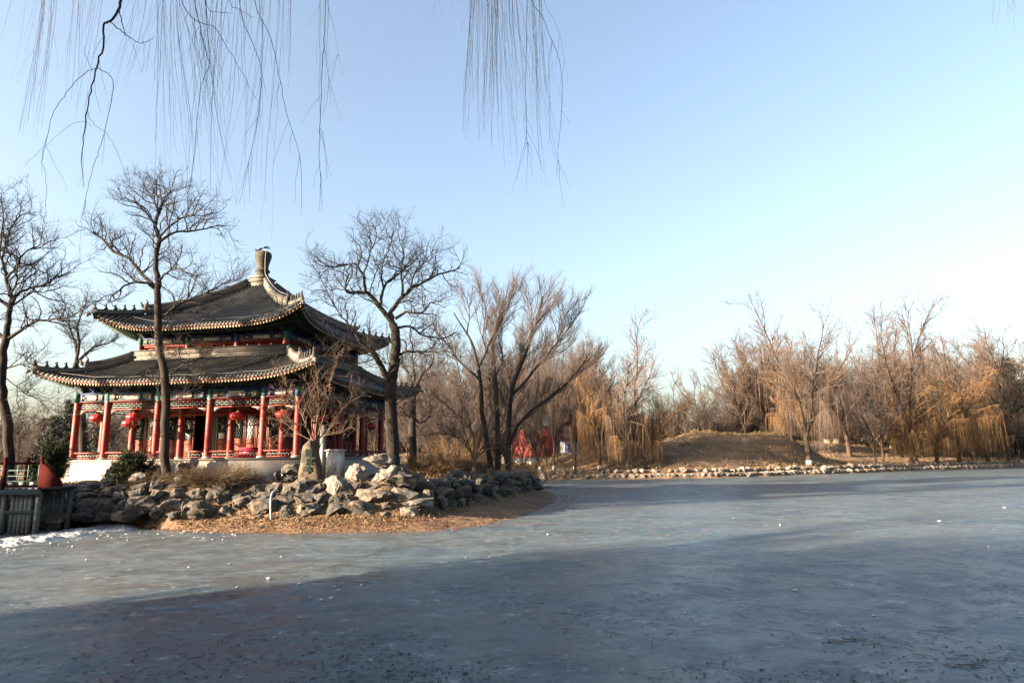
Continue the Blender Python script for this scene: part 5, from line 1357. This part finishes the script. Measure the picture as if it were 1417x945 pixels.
for S_, kk, sa, sag in ((S1, 0, .16, .12), (S2, 0, .16, .12), (S1, 1, .16, .12)):
    u = np.linspace(-.97, .97, 80); Q = S_(kk, u, np.full(80, sa)); Q[:, 2] += .13 + .02 * np.cos(u * 23); mb.tubes(Q, np.full(80, .008), 5)
prt(mb, 'roof_cable', M_CABLE)

# birds on the finial
def bird(x, y, z, rz, label):
    t = Tree(1); mb = MB(); 
    mb.tubes(smooth_path([(-.16, 0, .06), (-.06, 0, .10), (.04, 0, .15), (.12, 0, .20)], 9, t.rs), np.array([.02, .05, .075, .085, .085, .08, .065, .055, .05]), 8, cap=True)
    mb.lathe([(.001, -.05), (.04, -.03), (.052, 0), (.04, .035), (.001, .05)], (.14, 0, .23), 9); mb.tubes(np.array([(.17, 0, .23), (.24, 0, .215)]), np.array([.018, .002]), 5)
    mb.box((-.24, 0, .035), (.2, .07, .015)); mb.tubes(np.array([(.02, .03, .09), (.03, .03, 0)]), np.array([.01, .008]), 4); mb.tubes(np.array([(.02, -.03, .09), (.03, -.03, 0)]), np.array([.01, .008]), 4)
    w = pw(x, y, z); o = mb.build('bird', M_BIRD, None, tuple(w), smooth=True); o.rotation_euler = (0, 0, rz); tag(o, label, 'bird')
bird(-.40, -.30, 18.50, 2.6, 'small black bird perched at the outer edge of the roof finial')
bird(-.14, -.25, 18.57, .3, 'small black bird perched near the middle of the roof finial')
bird(.20, -.1, 18.74, .6, 'black bird perched on the cable above the roof finial'); bird(.38, -.05, 18.72, 2.5, 'black bird facing another bird on the finial cable')

# lanterns
def lantern(px, py, lx, ly, label, s=1.0, zt=6.4):
    """hangs in the gallery; (lx, ly) pavilion coordinates, height from the photo"""
    w = pw(lx, ly, 5); z = A(px, py, w[1])[2]
    t = thing('red_lantern', label, 'lantern', (w[0], w[1], z), group='red lanterns hung in the gallery')
    mb = MB(); n = 36; a = np.arange(n) * 2 * PI / n; rr_ = 1 + .035 * np.cos(a * 12)
    prof = [(.10, -.24), (.24, -.22), (.36, -.15), (.43, -.05), (.44, .03), (.40, .12), (.29, .20), (.15, .245), (.08, .25)]
    V = np.array([[(r * s * rr_[i] * math.cos(a[i]), r * s * rr_[i] * math.sin(a[i]), z_ * s) for i in range(n)] for r, z_ in prof]); V = np.concatenate((V, V[:, :1]), 1)
    mb.grid(V[:, ::-1]); mb.build('shade', M_SILK, t, smooth=True)
    mb = MB(); mb.lathe([(.12 * s, .235 * s), (.12 * s, .29 * s), (.05 * s, .31 * s), (.02, .36 * s)], k=12); mb.build('cap', M_GOLD, t)
    mb = MB(); mb.lathe([(.11 * s, -.23 * s), (.11 * s, -.29 * s), (.06 * s, -.30 * s), (.07 * s, -.42 * s), (.03 * s, -.44 * s)], k=12); mb.build('tassel', M_GOLD, t)
    mb = MB(); mb.tubes(np.array([(0, 0, .33 * s), (0, 0, max(zt + .9 - z, .5))]), np.array([.012, .012]), 5); mb.build('cord', M_BLACK, t)
lantern(125, 579, -6.3, -7.1, 'red lantern in the outermost lit bay at the open end of the gallery')
lantern(181, 577.5, -3.55, -7.3, 'higher of the two overlapping red lanterns beside the juniper bush')
lantern(167, 586, -4.15, -6.9, 'lower of the two overlapping red lanterns beside the juniper bush')
lantern(322, 576, 3.45, -7.2, 'round full red lantern hanging alone near the middle of the lit facade', 1.0)
lantern(387, 574, 6.35, -7.2, 'red lantern over the crimson box side of the facade, behind bare twigs')
lantern(451, 579, 7.3, -4.2, 'dim red lantern above the white cabinet on the shaded side')
lantern(508, 590, 7.3, 3.6, 'dark red lantern on the far shaded side against the pale background')
c = pw(3.9, -6.6, ZF)
t = thing('donation_box', 'bright crimson box standing behind the gallery railing', 'box', tuple(c), YAW)
mb = MB(); mb.box((0, 0, .30), (.95, .5, .56)); mb.build('body', M_PINK, t); mb = MB(); mb.box((0, 0, .60), (1.02, .56, .06)); mb.build('lid', M_PINK, t)

# ------------------------------------------------------------------ snow, ice chunks, leaves, grass, twigs
up = [(-60, 751), (0, 744.5), (60, 737.5), (100, 731), (150, 728), (212, 727)]; lo = [(-60, 771), (0, 759), (60, 751), (100, 744.5), (150, 737), (212, 731)]
n = 150; xs = np.linspace(-60, 212, n); u0 = np.array([G(x, np.interp(x, *zip(*up)))[:2] for x in xs]); u1 = np.array([G(x, np.interp(x, *zip(*lo)))[:2] for x in xs]); m_ = 34
Pg = np.zeros((n, m_, 3)); rs = np.random.RandomState(12)
for j in range(m_):
    f = j / (m_ - 1); xy = u0 * (1 - f) + u1 * f; Pg[:, j, :2] = xy
    edge = np.minimum(1, 5 * min(f, 1 - f)) * np.minimum(1, (212 - xs) / 40)
    nz = np.array([mnoise.fractal(Vector((x * .9, y * .9, 1.0)), 1, 2, 4) for x, y in xy]); n2 = np.array([mnoise.noise(Vector((x * 7, y * 7, 3.0))) for x, y in xy])
    Pg[:, j, 2] = -.05 + .16 * edge * np.clip(.75 + nz, 0, 2) + .06 * n2 * edge
mb = MB(); mb.grid(Pg); tag(mb.build('snow', M_SNOW, smooth=False), 'strip of crusted snow along the shaded shore', None, kind='stuff')
cm = [rock_mesh(1, .8, .6, 700 + k, M_CHUNK, .5, .05, 1) for k in range(4)]
rs = np.random.RandomState(4)
def chunk(x, y, s):
    p = G(x, y); o = link('ice_chunk', cm[rs.randint(4)], None, (p[0], p[1], s * .18)); s *= .62; o.scale = (s * rs.uniform(.8, 1.6), s, s * rs.uniform(.5, .9)); o.rotation_euler = (0, 0, rs.rand() * 6.28)
    tag(o, 'small white ice chunk lying loose on the frozen lake', 'ice chunk', 'ice chunks scattered on the lake')
for x, y in [(101, 757), (166, 778), (60, 770), (389, 771), (317, 780), (262, 786), (322, 740), (270, 744), (282, 745), (255, 736), (463, 812), (469, 817), (500, 810), (445, 831), (459, 828), (430, 827), (379, 882), (4, 896), (328, 813), (371, 801), (415, 809), (645, 772), (678, 771), (665, 803), (220, 740), (150, 742), (120, 775), (799, 776), (1168, 781), (1209, 852), (948, 848), (1100, 817), (758, 740), (1368, 757), (1300, 722), (1390, 703), (1080, 727), (1015, 718)]:
    chunk(x, y, (.10 + .09 * rs.rand()) * (1.0 if y > 740 else 1.5) * (.6 if y > 840 else 1))
for _ in range(80):
    x = 340 * rs.rand() ** 1.2 - 10; y = np.interp(x, [-10, 60, 100, 150, 212, 340], [762, 753, 746, 739, 733, 738]) + abs(rs.randn()) * 5
    chunk(x, y, .06 + .09 * rs.rand())

def scatter(P, rs, size, asp, tilt, mb, dz=.0, m=0):
    k = len(P); a = rs.rand(k) * 2 * PI; L = size * (.5 + rs.rand(k)); W = L * asp
    d = np.stack((np.cos(a), np.sin(a), rs.randn(k) * tilt), 1); w = np.stack((-np.sin(a), np.cos(a), rs.randn(k) * tilt), 1); P = P + np.array((0, 0, dz)) + np.stack((0 * a, 0 * a, L * tilt * .8), 1)
    V = np.stack((P - d * L[:, None] / 2, P + w * W[:, None] / 2 + (0, 0, .004), P + d * L[:, None] / 2, P - w * W[:, None] / 2 + (0, 0, .004)), 1)
    mb.add(V.reshape(-1, 3), np.arange(4 * k).reshape(k, 4), m=m)
rs = np.random.RandomState(21)
k = 12000; x = 195 + 600 * rs.rand(k); yS = np.interp(x, [p[0] for p in S_PX[:9]], [p[1] for p in S_PX[:9]]); yB = np.interp(x, bx_px, [p[1] for p in B_PX]) - 2
f = rs.rand(k) ** .8; y = yS * (1 - f) + yB * f + 2.0 * rs.randn(k) * (rs.rand(k) < .3)
pts = np.array([G(a, b, .5 * ff) for a, b, ff in zip(x, y, f)]); pts[:, 2] = np.maximum(height(pts[:, 0], pts[:, 1]), 0) + .012
mb = MB(); scatter(pts, rs, .085, .55, .28, mb)
x2 = 210 + 560 * rs.rand(1600); y2 = np.interp(x2, [q[0] for q in S_PX[:8]], [q[1] for q in S_PX[:8]]) + np.abs(rs.randn(1600)) * 2.4; ed = np.array([G(a, b) for a, b in zip(x2, y2)]); scatter(ed, rs, .09, .5, .12, mb, .012)
far = np.array([G(a, b) for a, b in zip(930 + 60 * rs.randn(120), 738 + 5 * rs.randn(120))]); scatter(far, rs, .12, .5, .15, mb, .01)
tag(mb.build('leaf_litter', M_LEAF), 'orange-brown fallen leaves strewn over the beach', None, kind='stuff')
k = 7500; x = rs.uniform(-60, 1480, k); y = 765 + 200 * rs.rand(k) ** .9; pts = np.array([G(a, b) for a, b in zip(x, y)]); pts = pts[fbm(pts[:, 0], pts[:, 1], .8, 41) + .35 * rs.randn(len(pts)) > .12]
mb = MB(); scatter(pts, rs, .10, .2, .03, mb, .006)
k = 700; x = rs.uniform(-60, 1480, k); y = 690 + 100 * rs.rand(k); pts = np.array([G(a, b) for a, b in zip(x, y) if not (a < 800 and b < 742)]); scatter(pts, rs, .12, .2, .03, mb, .006)
tag(mb.build('leaf_debris', M_DEBRIS), 'small dark leaf scraps and slivers frozen into the lake surface', None, kind='stuff')
T = Tree(77)
def twigs(cx_, cy_, sx, sy, n_, L, r, a0=0.0, sa=.5):
    for _ in range(n_):
        p = G(cx_ + T.rs.randn() * sx, cy_ + T.rs.randn() * sy); a = a0 + T.rs.randn() * sa
        P, R = T.seg(p + (0, 0, .012), (math.cos(a), math.sin(a), 0), L * (.4 + T.rs.rand()), 6, r, r * .5, .10, np.zeros(3)); P[:, 2] = .012 + .012 * T.rs.rand(); T.put('t', P, R, 4)
twigs(1310, 915, 44, 9, 20, .5, .0042, .25, .4); twigs(1160, 888, 28, 3, 11, .42, .004, .0, .5); twigs(1275, 873, 25, 4, 6, .4, .004, -.2, .4); twigs(880, 872, 60, 8, 8, .35, .004, .2, .8); twigs(720, 905, 330, 26, 40, .30, .0035, .2, 1.2); twigs(760, 835, 330, 22, 26, .5, .004, .2, 1.0); twigs(250, 800, 130, 10, 10, .9, .006, .1, .4)
mb = MB()
for (pt, kk, nn), L in T.items.items(): mb.tubes(np.stack([p for p, _ in L]), np.stack([q for _, q in L]), kk)
tag(mb.build('twig_litter', M_BARKBROWN), 'broken dark twigs scattered and heaped on the near ice', None, kind='stuff')
rs = np.random.RandomState(31); k = 1500; x = np.concatenate((rs.uniform(215, 600, k), rs.uniform(600, 745, 500))); yB = np.interp(x, bx_px, [p[1] for p in B_PX]) + rs.randn(len(x)) * 2.2
pts = np.array([G(a, b, .5) for a, b in zip(x, yB)]); pts[:, 2] = height(pts[:, 0], pts[:, 1])
mb = MB(); blades(rs, pts, 4, .12, .05, mb)
xy = np.stack((rs.uniform(-30, 2, 2600), rs.uniform(35.5, 60, 2600)), 1); ok = (sdist(xy[:, 0], xy[:, 1], P_T) > .1); lx = (xy - PC) @ np.array([(math.cos(YAW), -math.sin(YAW)), (math.sin(YAW), math.cos(YAW))]); ok &= (np.abs(lx).max(1) > 8.3); xy = xy[ok]
blades(rs, np.column_stack((xy, height(xy[:, 0], xy[:, 1]))), 6, .22, .06, mb)
fx = np.concatenate((rs.uniform(-6, 60, 9000), rs.uniform(36, 120, 7000))); fy = np.concatenate((rs.uniform(95, 124, 9000), rs.uniform(98, 160, 7000)))
ok = sdist(fx, fy, P_T) > .3; fx, fy = fx[ok], fy[ok]; cl = fbm(fx, fy, .5, 17) > -.15; fx, fy = fx[cl], fy[cl]
blades(rs, np.column_stack((fx, fy, height(fx, fy))), 5, .30, .16, mb)
tag(mb.build('dry_grass', M_GRASS), 'tufts of dry yellow grass along the rockery foot and island', None, kind='stuff')

# ------------------------------------------------------------------ weeping willow over the photographer
def overhead_willow():
    T = Tree(88); rs = T.rs; b = np.array((-6.5, -3.5)); zb = hz(*b); base = np.array((*b, zb))
    root = thing('weeping_willow', 'bare willow twigs hanging down from above in front of the sky', 'tree', base)
    P = smooth_path([(*b, zb - .3), (-6.3, -3, 4), (-6.0, -2, 7), (-5.4, -.5, 9.5)], 12, rs, .02); T.put('trunk', P, np.linspace(.42, .26, 12), 10)
    l1 = smooth_path([(-5.4, -.5, 9.5), (-5.2, 4, 12.2), A(320, -115, 9.5), A(140, -120, 10.5), A(30, -110, 11.5)], 22, rs, .03); T.put('trunk', l1, np.linspace(.18, .05, 22), 7)
    l2 = smooth_path([(-5.4, -.5, 9.5), (-3.6, 4, 12.3), A(520, -130, 9.5), A(680, -110, 10.3), A(790, -95, 11)], 22, rs, .03); T.put('trunk', l2, np.linspace(.16, .04, 22), 7)
    l3 = smooth_path([(-5.4, -.5, 9.5), (0, 2, 12.5), A(1100, -160, 9.5), A(1400, -80, 10.5)], 18, rs, .03); T.put('trunk', l3, np.linspace(.15, .03, 18), 7)
    def path(pp, r0, r1, Y, kids=0, drift=.6):
        r0 *= .72; r1 *= .7
        m = len(pp); P = smooth_path([A(x, y, Y + drift * (k / (m - 1) - .5)) for k, (x, y) in enumerate(pp)], 4 * m, rs, .006); R = np.linspace(r0, r1, 4 * m); T.put('crown', P, R, 5)
        for _ in range(kids):
            i = rs.randint(m, 4 * m - 1); d = np.array((rs.randn() * .35, rs.randn() * .3, -.8 - rs.rand())); Q, S_ = T.seg(P[i], d, .3 + .6 * rs.rand(), 8, .003, .0015, .08, np.array((0, 0, -.16))); T.put('crown', Q, S_, 3)
    f = 2.8625; c = lambda L: [(x / f, y / f) for x, y in L]
    path(c([(500, -330), (490, -60), (478, 0), (470, 40), (435, 85), (408, 100), (409, 180), (385, 265), (365, 340), (345, 440), (330, 560), (322, 640), (333, 745)]), .034, .005, 9.2, 6)
    path(c([(470, 30), (482, 80), (497, 145)]), .013, .008, 9.2)
    path(c([(437, 88), (470, 115), (497, 137), (530, 158), (562, 172), (608, 152)]), .012, .005, 9.2, 4)
    path(c([(385, 268), (415, 285), (441, 310), (446, 360), (425, 470), (400, 570), (370, 660), (345, 760), (331, 850)]), .008, .004, 9.2, 3)
    path(c([(385, 268), (345, 285), (290, 335), (240, 400), (205, 465), (180, 570), (165, 640), (182, 700), (180, 830), (165, 940)]), .007, .003, 9.2, 3)
    path(c([(365, 280), (345, 235), (332, 185)]), .005, .003, 9.2); path(c([(345, 440), (370, 490), (430, 540), (470, 620), (498, 708)]), .005, .003, 9.3)
    path(c([(362, 500), (330, 480), (270, 500), (190, 570), (98, 655)]), .004, .0025, 9.4)
    path(c([(720, -300), (760, -60), (790, 100), (820, 220), (828, 265), (795, 350), (770, 600), (748, 770)]), .011, .004, 10.0, 8)
    path(c([(690, -200), (720, 0), (770, 80), (850, 110), (905, 200), (960, 290), (990, 350)]), .011, .004, 10.2, 8)
    path(c([(780, -240), (820, 20), (865, 48), (920, 54)]), .009, .004, 9.8, 3); path(c([(880, -240), (910, 0), (945, 35), (1005, 72)]), .008, .004, 9.8, 3)
    path(c([(920, -300), (950, 30), (990, 150), (1030, 260), (1030, 420), (990, 620), (948, 805)]), .010, .003, 10.4, 8)
    path(c([(980, -200), (1010, 10), (1030, 70), (1065, 130), (1085, 200), (1110, 320), (1135, 450), (1190, 640), (1195, 815)]), .011, .004, 10.1, 6)
    g = 3.15; c2 = lambda L: [(380 + x / g, y / g) for x, y in L]
    path(c2([(225, -300), (222, 0), (215, 170), (205, 330), (198, 560), (195, 690), (203, 800), (204, 922)]), .012, .003, 10.2, 7)
    path(c2([(230, -60), (232, 20), (255, 110), (300, 335)]), .005, .002, 10.2, 2); path(c2([(215, 180), (228, 300), (245, 468)]), .005, .002, 10.2, 2); path(c2([(200, 560), (220, 650), (228, 780)]), .005, .003, 10.2)
    path(c2([(1060, -300), (1120, 0), (1165, 70), (1210, 180), (1245, 280), (1255, 400), (1248, 520), (1235, 670), (1243, 740)]), .009, .003, 10.8, 6)
    path(c2([(1150, -200), (1180, 20), (1230, 110), (1260, 240), (1280, 370)]), .005, .002, 10.8, 2)
    path(c2([(1210, 180), (1195, 260), (1200, 350), (1198, 620)]), .006, .0025, 10.8, 3)
    path(c2([(1090, -240), (1100, 0), (1095, 330), (1098, 600), (1105, 640), (1096, 830)]), .009, .0025, 10.9, 7)
    path(c2([(1098, 600), (1070, 700), (1032, 848)]), .004, .002, 10.9)
    def bundle(x0, x1, n_, b0, b1, y0, y1, Y, r, limb, wob=5):
        r *= .5
        for _ in range(n_):
            q = rs.rand(); xt = x0 + (x1 - x0) * q; xb = b0 + (b1 - b0) * min(max(q + rs.randn() * .16, 0), 1); yb = y0 + (y1 - y0) * rs.rand() ** 1.2; Yd = Y + rs.randn() * .45
            k = 9; pts = []
            for i in range(k):
                t = i / (k - 1); yy = -70 + (yb + 70) * t; pts.append((xt + (xb - xt) * t ** 1.7 + wob * math.sin(t * 3.2 + q * 9) * t * (1 - t) * 2 + rs.randn() * .5, yy))
            P = [A(x, y, Yd) for x, y in pts]
            j = int(np.argmin(np.abs(limb[:, 0] - P[0][0]) + np.abs(limb[:, 1] - P[0][1]) * .3)); P = [limb[j]] + P
            Q = smooth_path(P, 22, rs, .003); T.put('crown', Q, np.linspace(r * 1.3, r * .45, 22), 3)
            for _ in range(rs.randint(0, 3)):
                i = rs.randint(5, 15); Z, S_ = T.seg(Q[i], (rs.randn() * .22, rs.randn() * .2, -1), .25 + .6 * rs.rand(), 6, r * .6, r * .35, .08, np.array((0, 0, -.12))); T.put('crown', Z, S_, 3)
    bundle(58, 82, 16, 26, 58, 120, 195, 10.6, .0055, l1); bundle(20, 60, 5, -5, 30, 60, 140, 11, .004, l1); bundle(95, 150, 18, 85, 125, 60, 165, 10.8, .0045, l1)
    bundle(212, 285, 46, 215, 330, 110, 290, 10.2, .0048, l1, 8); bundle(270, 400, 34, 250, 375, 140, 345, 10.4, .0048, l1, 8); bundle(392, 404, 5, 388, 402, 60, 160, 10.3, .005, l1); bundle(180, 240, 12, 130, 200, 60, 170, 10.2, .004, l1)
    bundle(440, 456, 6, 438, 460, 90, 200, 10.2, .005, l1)
    bundle(648, 690, 40, 640, 690, 110, 200, 10.4, .0056, l2); bundle(680, 750, 46, 680, 772, 120, 262, 10.8, .0052, l2, 8); bundle(600, 650, 4, 590, 640, 5, 30, 10.2, .004, l2)
    bundle(1360, 1405, 6, 1362, 1404, 15, 60, 10.4, .004, l3)
    T.build(root, {'trunk': M_BARK, 'crown': M_TWIGDK}, base=base)
overhead_willow()

for i, (x, y, h) in enumerate([(-19, 2.2, 11), (-23, 2.4, 11), (-27.5, 1.2, 11.5), (-32, -.8, 12), (-37, -3.2, 13), (-43, -6, 13), (-14.5, .4, 10), (-20, 1, 13), (-26, 0, 13), (-32, -2, 14), (-12, -1.0, 11), (-17, -4, 12), (-24, -5, 14), (-10.5, -6, 11), (-16, -9, 13), (-24, -11, 14), (-9, -12, 12), (-14, -16, 13), (-34, -6, 14), (-44, -7, 14)]):
    near_pine(x, y, h, 'dense evergreen on the near bank beside the photographer')
for i, (x, y, h, key) in enumerate([(-15, 5.2, 9.5, 'lA'), (-18, 6.4, 9, 'fA'), (-21, 7.6, 9, 'lA'), (-24, 8.6, 7.5, 'fB'), (-27, 6.8, 10, 'lA'), (-31, 5.0, 10.5, 'fB'), (-36, 2.2, 12, 'lA'), (-42, -1, 13, 'fA'), (-12, 3.4, 8, 'fC'), (-19, 3.0, 11, 'lB')]):
    o = copy_tree(PROTO[key][0]); o.name = 'bare_tree'
    for k in ('label', 'group'):
        if k in o: del o[k]
    tag(o, 'bare tree on the near bank beside the photographer', 'tree', 'bare trees on the near bank'); sc_ = h / PH[key]; o.location = (x, y, hz(x, y)); o.scale = (sc_ * 1.2, sc_ * 1.2, sc_); o.rotation_euler = (0, 0, i * 1.3)
for x, y, h in [(-34.6, 26.6, 5.0), (-36.6, 25.4, 5.6), (-40.5, 24.2, 6.4), (-44, 23.6, 7.2), (-48.5, 23.0, 8.2), (-38.5, 26.6, 5.8), (-43, 26.0, 6.8)]:
    src, _ = PROTO['pA']; o = copy_tree(src); o.name = 'pine_tree'
    for k in ('label', 'group'):
        if k in o: del o[k]
    tag(o, 'low evergreen on the shore behind the footbridge', 'tree', 'evergreens by the footbridge'); o.location = (x, y, hz(x, y)); s = h / 14; o.scale = (s * 2.6, s * 2.0, s)

# ------------------------------------------------------------------ light, sky, camera
SUN_B, SUN_EL = math.radians(24.5), math.radians(15)
to_sun = Vector((-math.cos(SUN_B) * math.cos(SUN_EL), -math.sin(SUN_B) * math.cos(SUN_EL), math.sin(SUN_EL)))
sl_ = bpy.data.lights.new('sun', 'SUN'); sl_.energy = 5.0; sl_.angle = math.radians(.55); sl_.color = (1.0, .76, .53)
so = bpy.data.objects.new('sun', sl_); COL.objects.link(so); so.rotation_euler = to_sun.to_track_quat('Z', 'Y').to_euler(); so.location = (-60, -30, 40)
W = bpy.data.worlds.new('World'); SC.world = W; W.use_nodes = True
N = W.node_tree.nodes; L = W.node_tree.links; bg = N['Background']
sky = N.new('ShaderNodeTexSky'); sky.sky_type = 'NISHITA'; sky.sun_disc = False
sky.sun_elevation = SUN_EL; sky.sun_rotation = math.atan2(to_sun.x, to_sun.y); sky.air_density = 1.0; sky.dust_density = 4.2; sky.ozone_density = 1.2
hsv = N.new('ShaderNodeHueSaturation'); hsv.inputs['Saturation'].default_value = .91; hsv.inputs['Value'].default_value = 1.0; hsv.inputs['Hue'].default_value = .498
L.new(sky.outputs['Color'], hsv.inputs['Color']); L.new(hsv.outputs['Color'], bg.inputs['Color']); bg.inputs['Strength'].default_value = .057
cam = bpy.data.cameras.new('camera'); co = bpy.data.objects.new('camera', cam); COL.objects.link(co)
cam.sensor_width = 36; cam.lens = FPX * 36 / 1417; cam.clip_end = 6000; cam.clip_start = .05
mw = Matrix(((cR[0], cU[0], -cF[0], 0), (cR[1], cU[1], -cF[1], 0), (cR[2], cU[2], -cF[2], EYE), (0, 0, 0, 1)))
co.matrix_world = mw
SC.camera = co
vs = SC.view_settings; vs.view_transform = 'Standard'; vs.look = 'None'; vs.gamma = 1; vs.use_curve_mapping = False; vs.exposure = 3.0
